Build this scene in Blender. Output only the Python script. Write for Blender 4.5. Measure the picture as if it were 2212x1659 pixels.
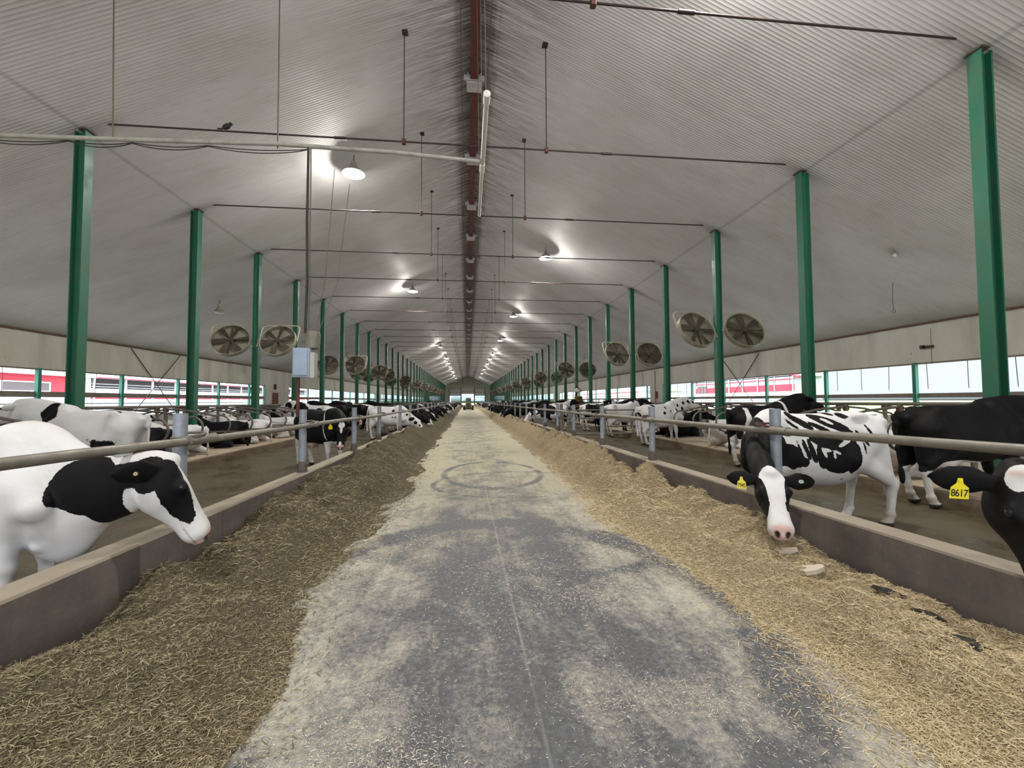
import bpy, math, random
import numpy as np
from mathutils import Matrix, Vector

for o in list(bpy.data.objects): bpy.data.objects.remove(o)
SC = bpy.context.scene
COL = SC.collection
R = random.Random(7)
PI = math.pi

# ---------------------------------------------------------------- camera
F_PX, YAW, PIT, ROL = 905.28, .106583, .038894, -.004895
def basis():
    fwd = np.array([math.sin(YAW)*math.cos(PIT), math.cos(YAW)*math.cos(PIT), math.sin(PIT)])
    rt = np.array([math.cos(YAW), -math.sin(YAW), 0]); up = np.cross(rt, fwd)
    c, s = math.cos(ROL), math.sin(ROL)
    return rt*c + up*s, up*c - rt*s, fwd
cam = bpy.data.cameras.new('camera'); cam.sensor_width = 36; cam.lens = F_PX/2212*36; cam.clip_end = 2000; cam.clip_start = .05
camo = bpy.data.objects.new('camera', cam); COL.objects.link(camo); SC.camera = camo
_r, _u, _f = basis()
camo.matrix_world = Matrix(((_r[0], _u[0], -_f[0], 0), (_r[1], _u[1], -_f[1], 0), (_r[2], _u[2], -_f[2], 1.55), (0, 0, 0, 1)))

# ---------------------------------------------------------------- sky, daylight, exposure
W = bpy.data.worlds.new('overcast_sky'); SC.world = W; W.use_nodes = True
wn = W.node_tree.nodes; wl = W.node_tree.links; bg = wn['Background']
tc = wn.new('ShaderNodeTexCoord'); sx = wn.new('ShaderNodeSeparateXYZ'); mr = wn.new('ShaderNodeMapRange')
wl.new(tc.outputs['Generated'], sx.inputs[0]); wl.new(sx.outputs[2], mr.inputs[0]); mr.inputs[1].default_value = -.02; mr.inputs[2].default_value = .5
nz = wn.new('ShaderNodeTexNoise'); nz.inputs['Scale'].default_value = 3; nz.inputs['Detail'].default_value = 4; wl.new(tc.outputs['Generated'], nz.inputs['Vector'])
# overcast: dim and hazy at the horizon, bright overhead
cr = wn.new('ShaderNodeFloatCurve') if False else wn.new('ShaderNodeValToRGB'); wl.new(sx.outputs[2], cr.inputs[0])
els = cr.color_ramp.elements
els[0].position = 0.0; els[0].color = (.078, .088, .100, 1); els[1].position = 1.0; els[1].color = (1.0, 1.03, 1.08, 1)
for p, c in ((.10, (.083, .092, .103, 1)), (.20, (.27, .285, .30, 1)), (.38, (.60, .62, .65, 1))):
    e = els.new(p); e.color = c
mx = wn.new('ShaderNodeMix'); mx.data_type = 'RGBA'; mx.blend_type = 'MULTIPLY'; mx.inputs[0].default_value = .16
wl.new(cr.outputs[0], mx.inputs[6]); wl.new(nz.outputs[0], mx.inputs[7]); wl.new(mx.outputs[2], bg.inputs[0])
SKY = 12.5
bg.inputs[1].default_value = SKY
vs = SC.view_settings; vs.view_transform = 'Standard'; vs.look = 'None'; vs.gamma = 1; vs.use_curve_mapping = False; vs.exposure = 0.0
cy = SC.cycles; cy.use_denoising = True; cy.max_bounces = 6; cy.diffuse_bounces = 4; cy.glossy_bounces = 2; cy.transmission_bounces = 2
cy.caustics_reflective = False; cy.caustics_refractive = False; cy.sample_clamp_indirect = 4.0; cy.adaptive_threshold = .02

# the building: distances in metres, camera over the origin, barn runs along +Y
CX = .20; BAY = 3.66; COLY0 = 5.795; YE = 155.0; YB = -9.0
XWL, XWR = -15.3, 15.6
def roof_z(x): return 10.65 - .4225*abs(x - CX)
def gz(y): return float(np.interp(y, [-20, 2, 4.5, 7.6, 10, 20, 50], [0, 0, -.03, -.055, -.07, -.10, -.14]))

def portal(name, loc, rot, sx_, sy_):
    L = bpy.data.lights.new(name, 'AREA'); L.shape = 'RECTANGLE'; L.size = sx_; L.size_y = sy_; L.cycles.is_portal = True
    o = bpy.data.objects.new(name, L); COL.objects.link(o); o.location = loc; o.rotation_euler = rot
WINL = [(-7.0, 33.6), (38.0, 72.5), (77, 112), (116, 150)]
WINR = [(-7.0, 32.0), (34.5, 70.0), (75, 110), (114, 150)]
for a, b in WINL: portal('daylight_portal', (XWL+.2, (a+b)/2, 1.85), (PI/2, 0, -PI/2), b-a, 1.9)
for a, b in WINR: portal('daylight_portal', (XWR-.2, (a+b)/2, 1.85), (PI/2, 0, PI/2), b-a, 1.9)
portal('daylight_portal', (CX, YB+.2, 2.8), (PI/2, 0, 0), 22.5, 5.6)
portal('daylight_portal', (0, YE-.3, 2), (PI/2, 0, PI), 13, 4)

LAMPS = [(-3.46, y) for y in (-1.0, 13.05, 27.05, 55, 69.5, 79, 87.5, 101, 116, 131)] + [(3.84, y) for y in (-9+.5, 5.5, 20.07, 34.5, 48.7, 63.2, 70.7, 80.2, 94.5, 109.3, 137.5)]
LAMP_Z = 8.55
for i, (x, y) in enumerate(LAMPS):
    L = bpy.data.lights.new('lamp_light', 'AREA'); L.shape = 'DISK'; L.size = .36; L.energy = 330; L.color = (1.0, .96, .89)
    o = bpy.data.objects.new('lamp_light', L); COL.objects.link(o); o.location = (x, y, LAMP_Z-.12)
    L = bpy.data.lights.new('lamp_glow', 'POINT'); L.energy = 170; L.shadow_soft_size = .12; L.color = (1.0, .96, .89)
    o = bpy.data.objects.new('lamp_glow', L); COL.objects.link(o); o.location = (x, y, LAMP_Z-.22)

# ---------------------------------------------------------------- helpers
def link(o): COL.objects.link(o); return o
def tag(o, label=None, cat=None, group=None, kind=None):
    if label: o['label'] = label
    if cat: o['category'] = cat
    if group: o['group'] = group
    if kind: o['kind'] = kind
    return o
def empty(name, loc, rz=0.0):
    o = link(bpy.data.objects.new(name, None)); o.location = loc; o.rotation_euler = (0, 0, rz); o.empty_display_size = .1
    return o
def par(c, p):
    c.parent = p; return c
def npmesh(name, V, F, smooth=False, mats=()):
    V = np.asarray(V, np.float32); me = bpy.data.meshes.new(name); me.vertices.add(len(V)); me.vertices.foreach_set('co', V.ravel())
    if isinstance(F, np.ndarray):
        k = F.shape[1]; me.loops.add(F.size); me.loops.foreach_set('vertex_index', F.astype(np.int32).ravel())
        me.polygons.add(len(F)); me.polygons.foreach_set('loop_start', np.arange(0, F.size, k, dtype=np.int32))
    else:
        tot = sum(len(f) for f in F); me.loops.add(tot); me.loops.foreach_set('vertex_index', np.array([i for f in F for i in f], np.int32))
        st = np.cumsum([0] + [len(f) for f in F[:-1]]); me.polygons.add(len(F)); me.polygons.foreach_set('loop_start', st.astype(np.int32))
    me.update(calc_edges=True)
    me.polygons.foreach_set('use_smooth', np.full(len(me.polygons), bool(smooth)))
    for m in mats: me.materials.append(m)
    return me
class MB:
    def __init__(s): s.v = []; s.f = []
    def _add(s, V, F):
        n = len(s.v); s.v += [tuple(map(float, p)) for p in V]; s.f += [tuple(i + n for i in f) for f in F]; return s
    def box(s, c, d, rz=0, M=None, bev=0):
        x, y, z = d[0]/2, d[1]/2, d[2]/2
        if bev:
            b = bev; prof = [(-x+b, -y), (x-b, -y), (x, -y+b), (x, y-b), (x-b, y), (-x+b, y), (-x, y-b), (-x, -y+b)]
            P = [(px, py, -z) for px, py in prof] + [(px, py, z) for px, py in prof]
            F = [tuple(range(7, -1, -1)), tuple(range(8, 16))] + [(i, (i+1) % 8, (i+1) % 8 + 8, i+8) for i in range(8)]
        else:
            P = [(-x,-y,-z), (x,-y,-z), (x,y,-z), (-x,y,-z), (-x,-y,z), (x,-y,z), (x,y,z), (-x,y,z)]
            F = [(0,3,2,1), (4,5,6,7), (0,1,5,4), (1,2,6,5), (2,3,7,6), (3,0,4,7)]
        if rz: P = [(p[0]*math.cos(rz) - p[1]*math.sin(rz), p[0]*math.sin(rz) + p[1]*math.cos(rz), p[2]) for p in P]
        if M is not None: P = [tuple(M @ Vector(p)) for p in P]
        return s._add([(p[0]+c[0], p[1]+c[1], p[2]+c[2]) for p in P], F)
    def tube(s, pts, r, n=10, cap=True, closed=False):
        pts = [Vector(p) for p in pts]; rr = r if isinstance(r, (list, tuple)) else [r]*len(pts)
        V = []; F = []; up = None; m = len(pts)
        for i, p in enumerate(pts):
            if closed: d = pts[(i+1) % m] - pts[i-1]
            else: d = pts[min(i+1, m-1)] - pts[max(i-1, 0)]
            d.normalize()
            if up is None: up = Vector((0, 0, 1)) if abs(d.z) < .9 else Vector((1, 0, 0))
            a = d.cross(up); a.normalize(); b = a.cross(d); up = b
            for k in range(n):
                t = 2*PI*k/n; V.append(p + (a*math.cos(t) + b*math.sin(t))*rr[i])
        for i in range(m if closed else m-1):
            j = (i+1) % m
            for k in range(n): F.append((i*n+k, i*n+(k+1) % n, j*n+(k+1) % n, j*n+k))
        if cap and not closed: F += [tuple(range(n-1, -1, -1)), tuple((m-1)*n + k for k in range(n))]
        return s._add(V, F)
    def lathe(s, prof, c=(0,0,0), n=20, M=None):
        V = []; F = []
        for r, z in prof:
            for k in range(n):
                t = 2*PI*k/n; V.append(Vector((r*math.cos(t), r*math.sin(t), z)))
        for i in range(len(prof)-1):
            for k in range(n): F.append((i*n+k, i*n+(k+1) % n, (i+1)*n+(k+1) % n, (i+1)*n+k))
        if prof[0][0] > 1e-4: F.append(tuple(range(n-1, -1, -1)))
        if prof[-1][0] > 1e-4: F.append(tuple((len(prof)-1)*n + k for k in range(n)))
        if M is not None: V = [M @ v for v in V]
        return s._add([v + Vector(c) for v in V], F)
    def prism(s, poly, axis, a, b):
        n = len(poly)
        def P(p, t): return {'x': (t, p[0], p[1]), 'y': (p[0], t, p[1]), 'z': (p[0], p[1], t)}[axis]
        V = [P(p, a) for p in poly] + [P(p, b) for p in poly]
        F = [tuple(range(n-1, -1, -1)), tuple(range(n, 2*n))] + [(i, (i+1) % n, (i+1) % n + n, i+n) for i in range(n)]
        return s._add(V, F)
    def mesh(s, name, mat, smooth=None):
        me = npmesh(name, s.v, s.f, False, [mat]); bm_fix(me)
        if smooth:
            me.polygons.foreach_set('use_smooth', np.ones(len(me.polygons), bool)); me.set_sharp_from_angle(angle=math.radians(smooth))
        return me
    def obj(s, name, mat, parent=None, smooth=None, loc=None):
        o = link(bpy.data.objects.new(name, s.mesh(name, mat, smooth)))
        if parent: o.parent = parent
        if loc: o.location = loc
        return o
import bmesh
def bm_fix(me):
    b = bmesh.new(); b.from_mesh(me); bmesh.ops.recalc_face_normals(b, faces=b.faces); b.to_mesh(me); b.free()
def copy_tree(o, parent=None):
    c = o.copy(); COL.objects.link(c)
    if parent: c.parent = parent
    for ch in o.children: copy_tree(ch, c)
    return c
def arc(c, r, a0, a1, n, plane='xz'):
    P = []
    for i in range(n+1):
        t = math.radians(a0 + (a1-a0)*i/n); u, v = c[0] + r*math.cos(t), c[1] + r*math.sin(t); P.append((u, v))
    return P
ORD = 'first second third fourth fifth sixth seventh eighth ninth tenth eleventh twelfth thirteenth fourteenth fifteenth sixteenth seventeenth eighteenth nineteenth twentieth'.split()

# ---------------------------------------------------------------- materials
def mat(name, col=(.5,.5,.5), rough=.6, metal=0.0, emit=None, es=0, spec=None):
    m = bpy.data.materials.new(name); m.use_nodes = True; b = m.node_tree.nodes['Principled BSDF']
    b.inputs['Base Color'].default_value = (*col, 1); b.inputs['Roughness'].default_value = rough; b.inputs['Metallic'].default_value = metal
    if spec is not None: b.inputs['Specular IOR Level'].default_value = spec
    if emit: b.inputs['Emission Color'].default_value = (*emit, 1); b.inputs['Emission Strength'].default_value = es
    return m
class NT:
    def __init__(s, m): s.t = m.node_tree; s.n = s.t.nodes; s.b = s.n['Principled BSDF']
    def new(s, typ, **kw):
        x = s.n.new(typ)
        for k, v in kw.items(): setattr(x, k, v)
        return x
    def lk(s, a, b): s.t.links.new(a, b)
    def set(s, sock, v):
        if hasattr(v, 'links') or isinstance(v, bpy.types.NodeSocket): s.lk(v, sock)
        else: sock.default_value = v
    def coord(s, which='Object', scale=(1,1,1), loc=(0,0,0), rot=(0,0,0)):
        c = s.new('ShaderNodeTexCoord'); m = s.new('ShaderNodeMapping'); s.lk(c.outputs[which], m.inputs[0])
        m.inputs[1].default_value = loc; m.inputs[2].default_value = rot; m.inputs[3].default_value = scale; return m.outputs[0]
    def noise(s, vec, scale=5, detail=4, rough=.55, dist=0.0, out='Fac'):
        x = s.new('ShaderNodeTexNoise'); s.lk(vec, x.inputs['Vector']); x.inputs['Scale'].default_value = scale; x.inputs['Detail'].default_value = detail
        x.inputs['Roughness'].default_value = rough; x.inputs['Distortion'].default_value = dist; return x.outputs[out]
    def vor(s, vec, scale=5, feature='F1', out='Distance'):
        x = s.new('ShaderNodeTexVoronoi', feature=feature); s.lk(vec, x.inputs['Vector']); x.inputs['Scale'].default_value = scale; return x.outputs[out]
    def math(s, op, a, b=0.0, c=0.0, clamp=False):
        x = s.new('ShaderNodeMath', operation=op, use_clamp=clamp)
        for i, v in enumerate((a, b, c)): s.set(x.inputs[i], v)
        return x.outputs[0]
    def ramp(s, v, a, b, lo=0.0, hi=1.0):
        x = s.new('ShaderNodeMapRange'); s.set(x.inputs[0], v)
        for i, q in enumerate((a, b, lo, hi)): s.set(x.inputs[i+1], q)
        return x.outputs[0]
    def mix(s, f, a, b):
        x = s.new('ShaderNodeMix', data_type='RGBA'); s.set(x.inputs[0], f)
        for i, v in ((6, a), (7, b)):
            if isinstance(v, tuple): v = (*v, 1) if len(v) == 3 else v
            s.set(x.inputs[i], v)
        return x.outputs[2]
    def sep(s, v):
        x = s.new('ShaderNodeSeparateXYZ'); s.lk(v, x.inputs[0]); return x.outputs
    def bump(s, h, strength=.3, dist=.02, nrm=None):
        x = s.new('ShaderNodeBump'); s.lk(h, x.inputs['Height']); x.inputs['Strength'].default_value = strength; x.inputs['Distance'].default_value = dist
        if nrm: s.lk(nrm, x.inputs['Normal'])
        s.lk(x.outputs[0], s.b.inputs['Normal']); return x.outputs[0]
    def col(s, c): s.set(s.b.inputs['Base Color'], c)
    def rough(s, v): s.set(s.b.inputs['Roughness'], v)
    def attr(s, name, typ='GEOMETRY'):
        x = s.new('ShaderNodeAttribute', attribute_name=name, attribute_type=typ); return x

def m_paint(name, col, dirt=(.12,.10,.08), amt=.35, rough=.5, metal=0, sc=3.0):
    m = mat(name, col, rough, metal); t = NT(m); v = t.coord()
    n = t.noise(v, sc, 6, .65); n2 = t.noise(t.coord(scale=(6, 6, .7)), 2.2, 4)
    f = t.math('MULTIPLY', t.ramp(n, .45, .75), amt); f2 = t.math('MULTIPLY', t.ramp(n2, .55, .8), amt*.7)
    t.col(t.mix(t.math('MAXIMUM', f, f2), col, dirt)); t.rough(t.ramp(n, .3, .7, rough-.1, rough+.15))
    t.bump(n, .08, .01); return m
M = {}
M['green'] = m_paint('green_painted_steel', (.014, .125, .072), (.085, .09, .06), .5, .42, sc=2.0)
M['wallgreen'] = m_paint('teal_wall_post', (.03, .20, .15), (.08, .09, .07), .35, .45)
M['galv'] = m_paint('galvanised_pipe', (.22, .205, .18), (.10, .08, .06), .6, .5, .35, sc=6)
M['post'] = m_paint('galvanised_post', (.33, .37, .44), (.16, .15, .15), .6, .5, .35, sc=5)
M['rail'] = m_paint('worn_feed_rail', (.24, .225, .195), (.12, .095, .07), .55, .48, .3, sc=7)
M['loop'] = m_paint('stall_pipe', (.17, .155, .13), (.07, .055, .04), .5, .5, .35, sc=6)
M['rod'] = mat('dark_steel_rod', (.045, .03, .028), .5, .5)
M['grime'] = mat('grimy_plate', (.085, .065, .045), .85)
M['rust'] = mat('red_oxide_clamp', (.10, .035, .03), .7)
M['redbeam'] = m_paint('red_oxide_beam', (.095, .016, .012), (.03, .02, .018), .5, .6)
M['bracket'] = m_paint('grey_bracket', (.42, .40, .40), (.15, .13, .12), .4, .6)
M['fan'] = m_paint('galvanised_fan_ring', (.34, .315, .25), (.14, .12, .09), .6, .5, .2, sc=4)
M['blade'] = m_paint('dusty_fan_blade', (.060, .050, .034), (.04, .034, .025), .5, .65, .1)
M['guard'] = mat('fan_guard_wire', (.30, .28, .24), .6, .3)
M['fantube'] = m_paint('fan_hanger_tube', (.46, .44, .36), (.18, .16, .12), .4, .5, .2)
M['motor'] = mat('fan_motor', (.10, .06, .04), .6)
M['hills'] = mat('far_hills_painted_haze', (.085, .10, .125), .9)  # pale blue-grey: distance haze painted into the base colour
M['lampbody'] = mat('lamp_housing', (.42, .41, .38), .4, .5)
M['lens'] = mat('lamp_lens', (.9,.9,.9), .4, 0, (1, .96, .88), 45)
M['lensoff'] = mat('dull_lamp_glass', (.55, .54, .50), .25)
M['pvc'] = mat('white_plastic_pipe', (.62, .62, .60), .35)
M['conduit'] = m_paint('dusty_conduit', (.36, .35, .33), (.14, .12, .10), .7, .55, sc=5)
M['cable'] = mat('black_cable', (.018, .016, .015), .6)
M['rope'] = mat('grey_brown_rope', (.13, .11, .09), .8)
M['box'] = m_paint('blue_grey_control_box', (.36, .44, .60), (.2, .2, .2), .3, .5)
M['reddoor'] = m_paint('red_brown_door', (.20, .05, .035), (.09, .04, .03), .4, .6)
M['wood'] = m_paint('weathered_plank', (.25, .215, .185), (.13, .11, .09), .6, .75)
M['brush'] = mat('brush_bristles', (.13, .085, .02), .9)
M['yellow'] = mat('ear_tag_yellow', (.80, .66, .02), .45)
M['black'] = mat('black_print', (.01, .01, .01), .6)
M['white'] = mat('white_plastic', (.75, .75, .74), .4)
M['brass'] = mat('cream_button', (.62, .52, .30), .4); M['clip'] = mat('silver_clip', (.6, .66, .62), .3, .6)
M['eye'] = mat('dark_eye', (.008, .008, .012), .08)
M['bird'] = mat('dark_feathers', (.012, .012, .016), .6)
M['skid'] = m_paint('dusty_yellow_machine', (.30, .22, .06), (.10, .08, .05), .6, .6)
M['tyre'] = mat('tyre_rubber', (.02, .019, .018), .85)
M['glass'] = mat('dark_glass', (.04, .05, .06), .1)
M['concrete'] = mat('feed_curb_concrete', (.3,.28,.26), .8)
# ---- surfaces of the building
m = M['ceil'] = mat('corrugated_liner', (.5,.5,.5), .42); t = NT(m); v = t.coord(); X, Y, Z = t.sep(v)[:3]
wv = t.math('SINE', t.math('MULTIPLY', Y, 2*PI/.072))
rib = t.math('POWER', t.math('ADD', t.math('MULTIPLY', wv, .5), .5), 2.0)
big = t.noise(t.coord(scale=(.35, .6, .3)), 1.0, 5, .6); fine = t.noise(t.coord(scale=(.5, 7, .5)), 2.0, 5, .65)
ad = t.math('ABSOLUTE', t.math('SUBTRACT', X, CX))
rdg = t.math('MULTIPLY', t.ramp(ad, .2, 2.6, 1, 0), t.ramp(t.noise(t.coord(scale=(.6, 9, .5)), 1.6, 5, .7), .36, .62))    # soot along the ridge
bayp = t.math('ABSOLUTE', t.math('SUBTRACT', t.math('FRACT', t.math('DIVIDE', t.math('ADD', Y, 200*BAY - COLY0), BAY)), .5))  # .5 at a column line
bay = t.math('MULTIPLY', t.ramp(bayp, .40, .5, 0, 1), t.ramp(t.math('ABSOLUTE', t.math('SUBTRACT', ad, 8.15)), 0, .9, 1, 0))
seam = t.math('MULTIPLY', t.ramp(t.math('ABSOLUTE', t.math('SUBTRACT', ad, 8.15)), .02, .06, 1, 0), .28)
c = t.mix(t.ramp(big, .35, .7), (.66, .655, .665), (.54, .53, .525)); c = t.mix(t.math('MULTIPLY', t.ramp(fine, .5, .8), .35), c, (.30, .285, .265))
c = t.mix(t.math('MULTIPLY', rdg, .9), c, (.055, .045, .035)); c = t.mix(t.math('MULTIPLY', bay, .55), c, (.10, .085, .06)); c = t.mix(seam, c, (.12, .11, .10))
t.col(c); t.rough(t.ramp(big, .3, .7, .5, .65)); t.bump(rib, .55, .011); M['ceil'].node_tree.nodes['Principled BSDF'].inputs['Specular IOR Level'].default_value = .3

m = M['wall'] = mat('stained_wall_panel', (.5,.5,.5), .6); t = NT(m)
n1 = t.noise(t.coord(scale=(1, .9, .35)), 1.3, 6, .65); n2 = t.noise(t.coord(scale=(2, 2.2, 1.2)), 4.5, 3); Zc = t.sep(t.coord())[2]
sp = t.ramp(n2, .70, .78); streak = t.ramp(t.noise(t.coord(scale=(3, 1.4, .12)), 1.0, 4), .55, .78)
c = t.mix(t.ramp(n1, .35, .7), (.66, .64, .60), (.54, .52, .475)); c = t.mix(t.math('MULTIPLY', streak, .35), c, (.20, .175, .14)); c = t.mix(t.math('MULTIPLY', sp, .75), c, (.12, .095, .07))
top = t.math('MULTIPLY', t.ramp(Zc, 4.02, 4.15, 0, 1), t.ramp(n1, .3, .6)); c = t.mix(t.math('MULTIPLY', top, .85), c, (.17, .105, .06)); t.col(c)
wv = t.math('SINE', t.math('MULTIPLY', t.sep(t.coord())[1], 2*PI/.23)); t.bump(wv, .15, .008)

m = M['floor'] = mat('feed_alley_concrete', (.2,.2,.2), .75); t = NT(m); v = t.coord(); X, Y, Z = t.sep(v)[:3]
xc = t.math('SUBTRACT', X, t.math('ADD', .34, t.math('MULTIPLY', t.ramp(t.noise(t.coord(scale=(.0, .35, 0)), 1.0, 2), .3, .7, -.25, .25), 1.0)))
ax = t.math('ABSOLUTE', xc)
far = t.ramp(Y, 3.8, 9.5)                                    # swept-bare concrete at this end, dusted with feed further on
nA = t.noise(t.coord(scale=(1.0, .75, 1)), 1.9, 6, .66, .5); nB = t.noise(t.coord(scale=(7, .7, 1)), 1.6, 5, .65); nC = t.noise(v, 26, 5, .75); nD = t.noise(v, 95, 3, .75); nE = t.noise(v, 5.5, 5, .7, .3)
wide = t.ramp(t.math('ADD', ax, t.math('MULTIPLY', t.math('SUBTRACT', nA, .5), 1.0)), .45, 1.55)  # dust banked along the sides
dust = t.math('ADD', t.math('MULTIPLY', far, .50), t.math('MULTIPLY', wide, .55))
dust = t.math('ADD', dust, t.math('MULTIPLY', t.ramp(nA, .40, .64), .48)); dust = t.math('ADD', dust, t.math('MULTIPLY', t.math('SUBTRACT', nB, .5), .8))
dust = t.math('ADD', dust, t.math('MULTIPLY', t.math('SUBTRACT', nE, .5), .7))
dust = t.math('ADD', dust, t.math('MULTIPLY', t.math('SUBTRACT', nC, .5), .9)); dust = t.math('ADD', dust, t.math('MULTIPLY', t.math('SUBTRACT', nD, .5), 1.1), clamp=True)
seamf = t.ramp(t.math('ABSOLUTE', t.math('SUBTRACT', X, t.math('ADD', .36, t.math('MULTIPLY', Y, -.004)))), .003, .013, 1, 0)
def arcmark(cx, cy, r, w, a, sy=1.0):
    d = t.math('SQRT', t.math('ADD', t.math('POWER', t.math('SUBTRACT', X, cx), 2.0), t.math('POWER', t.math('MULTIPLY', t.math('SUBTRACT', Y, cy), sy), 2.0)))
    e = t.ramp(t.math('ABSOLUTE', t.math('SUBTRACT', d, r)), w*.3, w, 1, 0)
    k = t.ramp(t.noise(t.coord(scale=(1, 1, 1), loc=(cx, cy, 0)), 1.1, 3), .36, .56)
    return t.math('MULTIPLY', t.math('MULTIPLY', e, k), a)
marks = arcmark(.55, 9.4, 1.05, .10, .85, .62)
for q in ((.9, 8.2, 1.55, .07, .6, 1.2), (.25, 3.3, 1.75, .22, .85, .8), (-2.2, 2.2, 2.6, .20, .35, 1.0), (1.1, 4.4, .9, .16, .5, 1.4)):
    marks = t.math('MAXIMUM', marks, arcmark(*q))
trk = t.math('MULTIPLY', t.ramp(t.math('ABSOLUTE', t.math('SUBTRACT', ax, .55)), .08, .26, 1, 0), t.ramp(Y, 9, 5, 0, .45))
dust = t.math('SUBTRACT', dust, t.math('MAXIMUM', marks, t.math('MULTIPLY', trk, t.ramp(nB, .4, .6))), clamp=True)
dustc = t.mix(t.ramp(Y, 3.5, 10), (.36, .345, .325), (.43, .395, .285)); dustc = t.mix(t.ramp(nC, .4, .7), dustc, (.52, .48, .36))
bare = t.mix(t.ramp(nC, .35, .65), (.050, .053, .060), (.115, .118, .128))
c = t.mix(t.ramp(dust, .05, .95), bare, dustc); c = t.mix(t.math('MULTIPLY', seamf, t.ramp(nB, .35, .65, 0, .55)), c, (.42, .40, .37)); t.col(c)
t.rough(t.ramp(dust, 0, .6, .55, .85)); t.bump(t.math('ADD', t.math('MULTIPLY', nC, .6), nD), .35, .012)

m = M['manure'] = mat('wet_alley_floor', (.1,.08,.05), .4); t = NT(m); v = t.coord(scale=(1, .7, 1)); n1 = t.noise(v, 1.6, 6, .7); n2 = t.noise(v, 14, 4, .7)
c = t.mix(t.ramp(n1, .35, .7), (.060, .047, .026), (.115, .093, .058)); c = t.mix(t.math('MULTIPLY', t.ramp(n2, .58, .75), .4), c, (.20, .17, .12)); t.col(c)
t.rough(t.ramp(n1, .35, .7, .22, .6)); t.bump(t.math('ADD', n1, t.math('MULTIPLY', n2, .4)), .5, .03)

m = M['sand'] = mat('sand_bedding', (.4,.33,.25), .9); t = NT(m); v = t.coord(); n1 = t.noise(v, 1.4, 6, .7); n2 = t.noise(v, 30, 4, .7)
t.col(t.mix(t.ramp(n2, .35, .7), t.mix(t.ramp(n1, .4, .7), (.46, .37, .27), (.30, .225, .15)), (.52, .43, .33))); t.bump(t.math('ADD', n1, t.math('MULTIPLY', n2, .3)), .8, .06)

m = M['curb'] = mat('feed_curb_concrete', (.2,.2,.2), .8); t = NT(m); v = t.coord(); Zw = t.sep(v)[2]
n1 = t.noise(t.coord(scale=(1, .8, 1.3)), 1.8, 6, .68); n2 = t.noise(v, 22, 4, .7); st = t.ramp(t.noise(t.coord(scale=(1, 2.2, .25)), 1.6, 4), .5, .75)
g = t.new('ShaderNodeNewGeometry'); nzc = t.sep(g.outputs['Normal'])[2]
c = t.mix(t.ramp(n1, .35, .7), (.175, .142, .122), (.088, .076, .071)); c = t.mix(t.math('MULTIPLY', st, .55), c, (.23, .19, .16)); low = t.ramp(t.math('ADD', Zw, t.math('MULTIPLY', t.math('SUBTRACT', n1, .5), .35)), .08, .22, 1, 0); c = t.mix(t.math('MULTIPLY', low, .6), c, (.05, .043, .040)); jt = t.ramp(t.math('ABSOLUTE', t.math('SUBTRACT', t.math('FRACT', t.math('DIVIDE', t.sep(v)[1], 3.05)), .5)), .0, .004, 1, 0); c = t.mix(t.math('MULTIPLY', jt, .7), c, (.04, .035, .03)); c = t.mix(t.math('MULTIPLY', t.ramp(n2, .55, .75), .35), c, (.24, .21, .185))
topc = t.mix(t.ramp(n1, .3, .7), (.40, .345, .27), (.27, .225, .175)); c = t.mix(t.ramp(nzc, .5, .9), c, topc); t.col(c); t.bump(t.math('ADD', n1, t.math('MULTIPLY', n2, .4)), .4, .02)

m = M['stallcurb'] = mat('stall_curb_concrete', (.1,.07,.04), .6); t = NT(m); n1 = t.noise(t.coord(scale=(1, .8, 2)), 2.2, 6, .7)
t.col(t.mix(t.ramp(n1, .35, .7), (.075, .048, .026), (.20, .155, .105))); t.bump(n1, .4, .02)

def feedmat(name, c0, c1, c2):
    m = mat(name, c1, .85); t = NT(m); v = t.coord(); n1 = t.noise(v, 2.2, 6, .7); n2 = t.noise(v, 38, 5, .75, .6); n3 = t.noise(t.coord(scale=(1, 1, 1), rot=(0, 0, .7)), 150, 2, .7)
    vv = t.vor(v, 70, 'F1'); k = t.math('ADD', t.math('MULTIPLY', n2, .6), t.math('MULTIPLY', n3, .4))
    c = t.mix(t.ramp(k, .36, .62), c0, c1); c = t.mix(t.ramp(k, .56, .74), c, c2); c = t.mix(t.math('MULTIPLY', t.ramp(n1, .42, .7), .4), c, c0); t.col(c)
    t.bump(t.math('ADD', t.math('MULTIPLY', n2, 1.0), t.math('MULTIPLY', vv, .5)), .9, .03); return m
M['feedL'] = feedmat('olive_brown_feed', (.060, .045, .023), (.175, .138, .074), (.42, .35, .21))
M['feedR'] = feedmat('golden_feed', (.22, .165, .088), (.53, .425, .26), (.76, .66, .46))
def strawmat(name, a, b):
    m = mat(name, a, .7); t = NT(m); at = t.attr('tint'); t.col(t.mix(at.outputs['Fac'], a, b)); return m
M['strawL'] = strawmat('olive_chopped_stems', (.11, .085, .04), (.52, .44, .28))
M['strawR'] = strawmat('golden_chopped_stems', (.34, .25, .12), (.74, .63, .42))
M['strawF'] = strawmat('loose_pale_chaff', (.38, .34, .27), (.80, .75, .64))
M['grass'] = mat('field_grass', (.10, .20, .035), .9); t = NT(M['grass']); t.col(t.mix(t.noise(t.coord(), .06, 5), (.08, .17, .03), (.16, .24, .06)))
M['gravel'] = mat('yard_concrete', (.36, .355, .35), .9)
M['hedge'] = mat('trees_painted_haze', (.075, .105, .115), .9)  # tree colour paled toward blue-grey to carry the far haze
M['bred'] = m_paint('red_barn_siding', (.42, .012, .035), (.3, .02, .03), .3, .5)
M['bwhite'] = mat('white_barn_trim', (.55, .57, .60), .5)
M['bgrey'] = mat('pale_barn_siding', (.26, .29, .33), .5)
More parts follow.
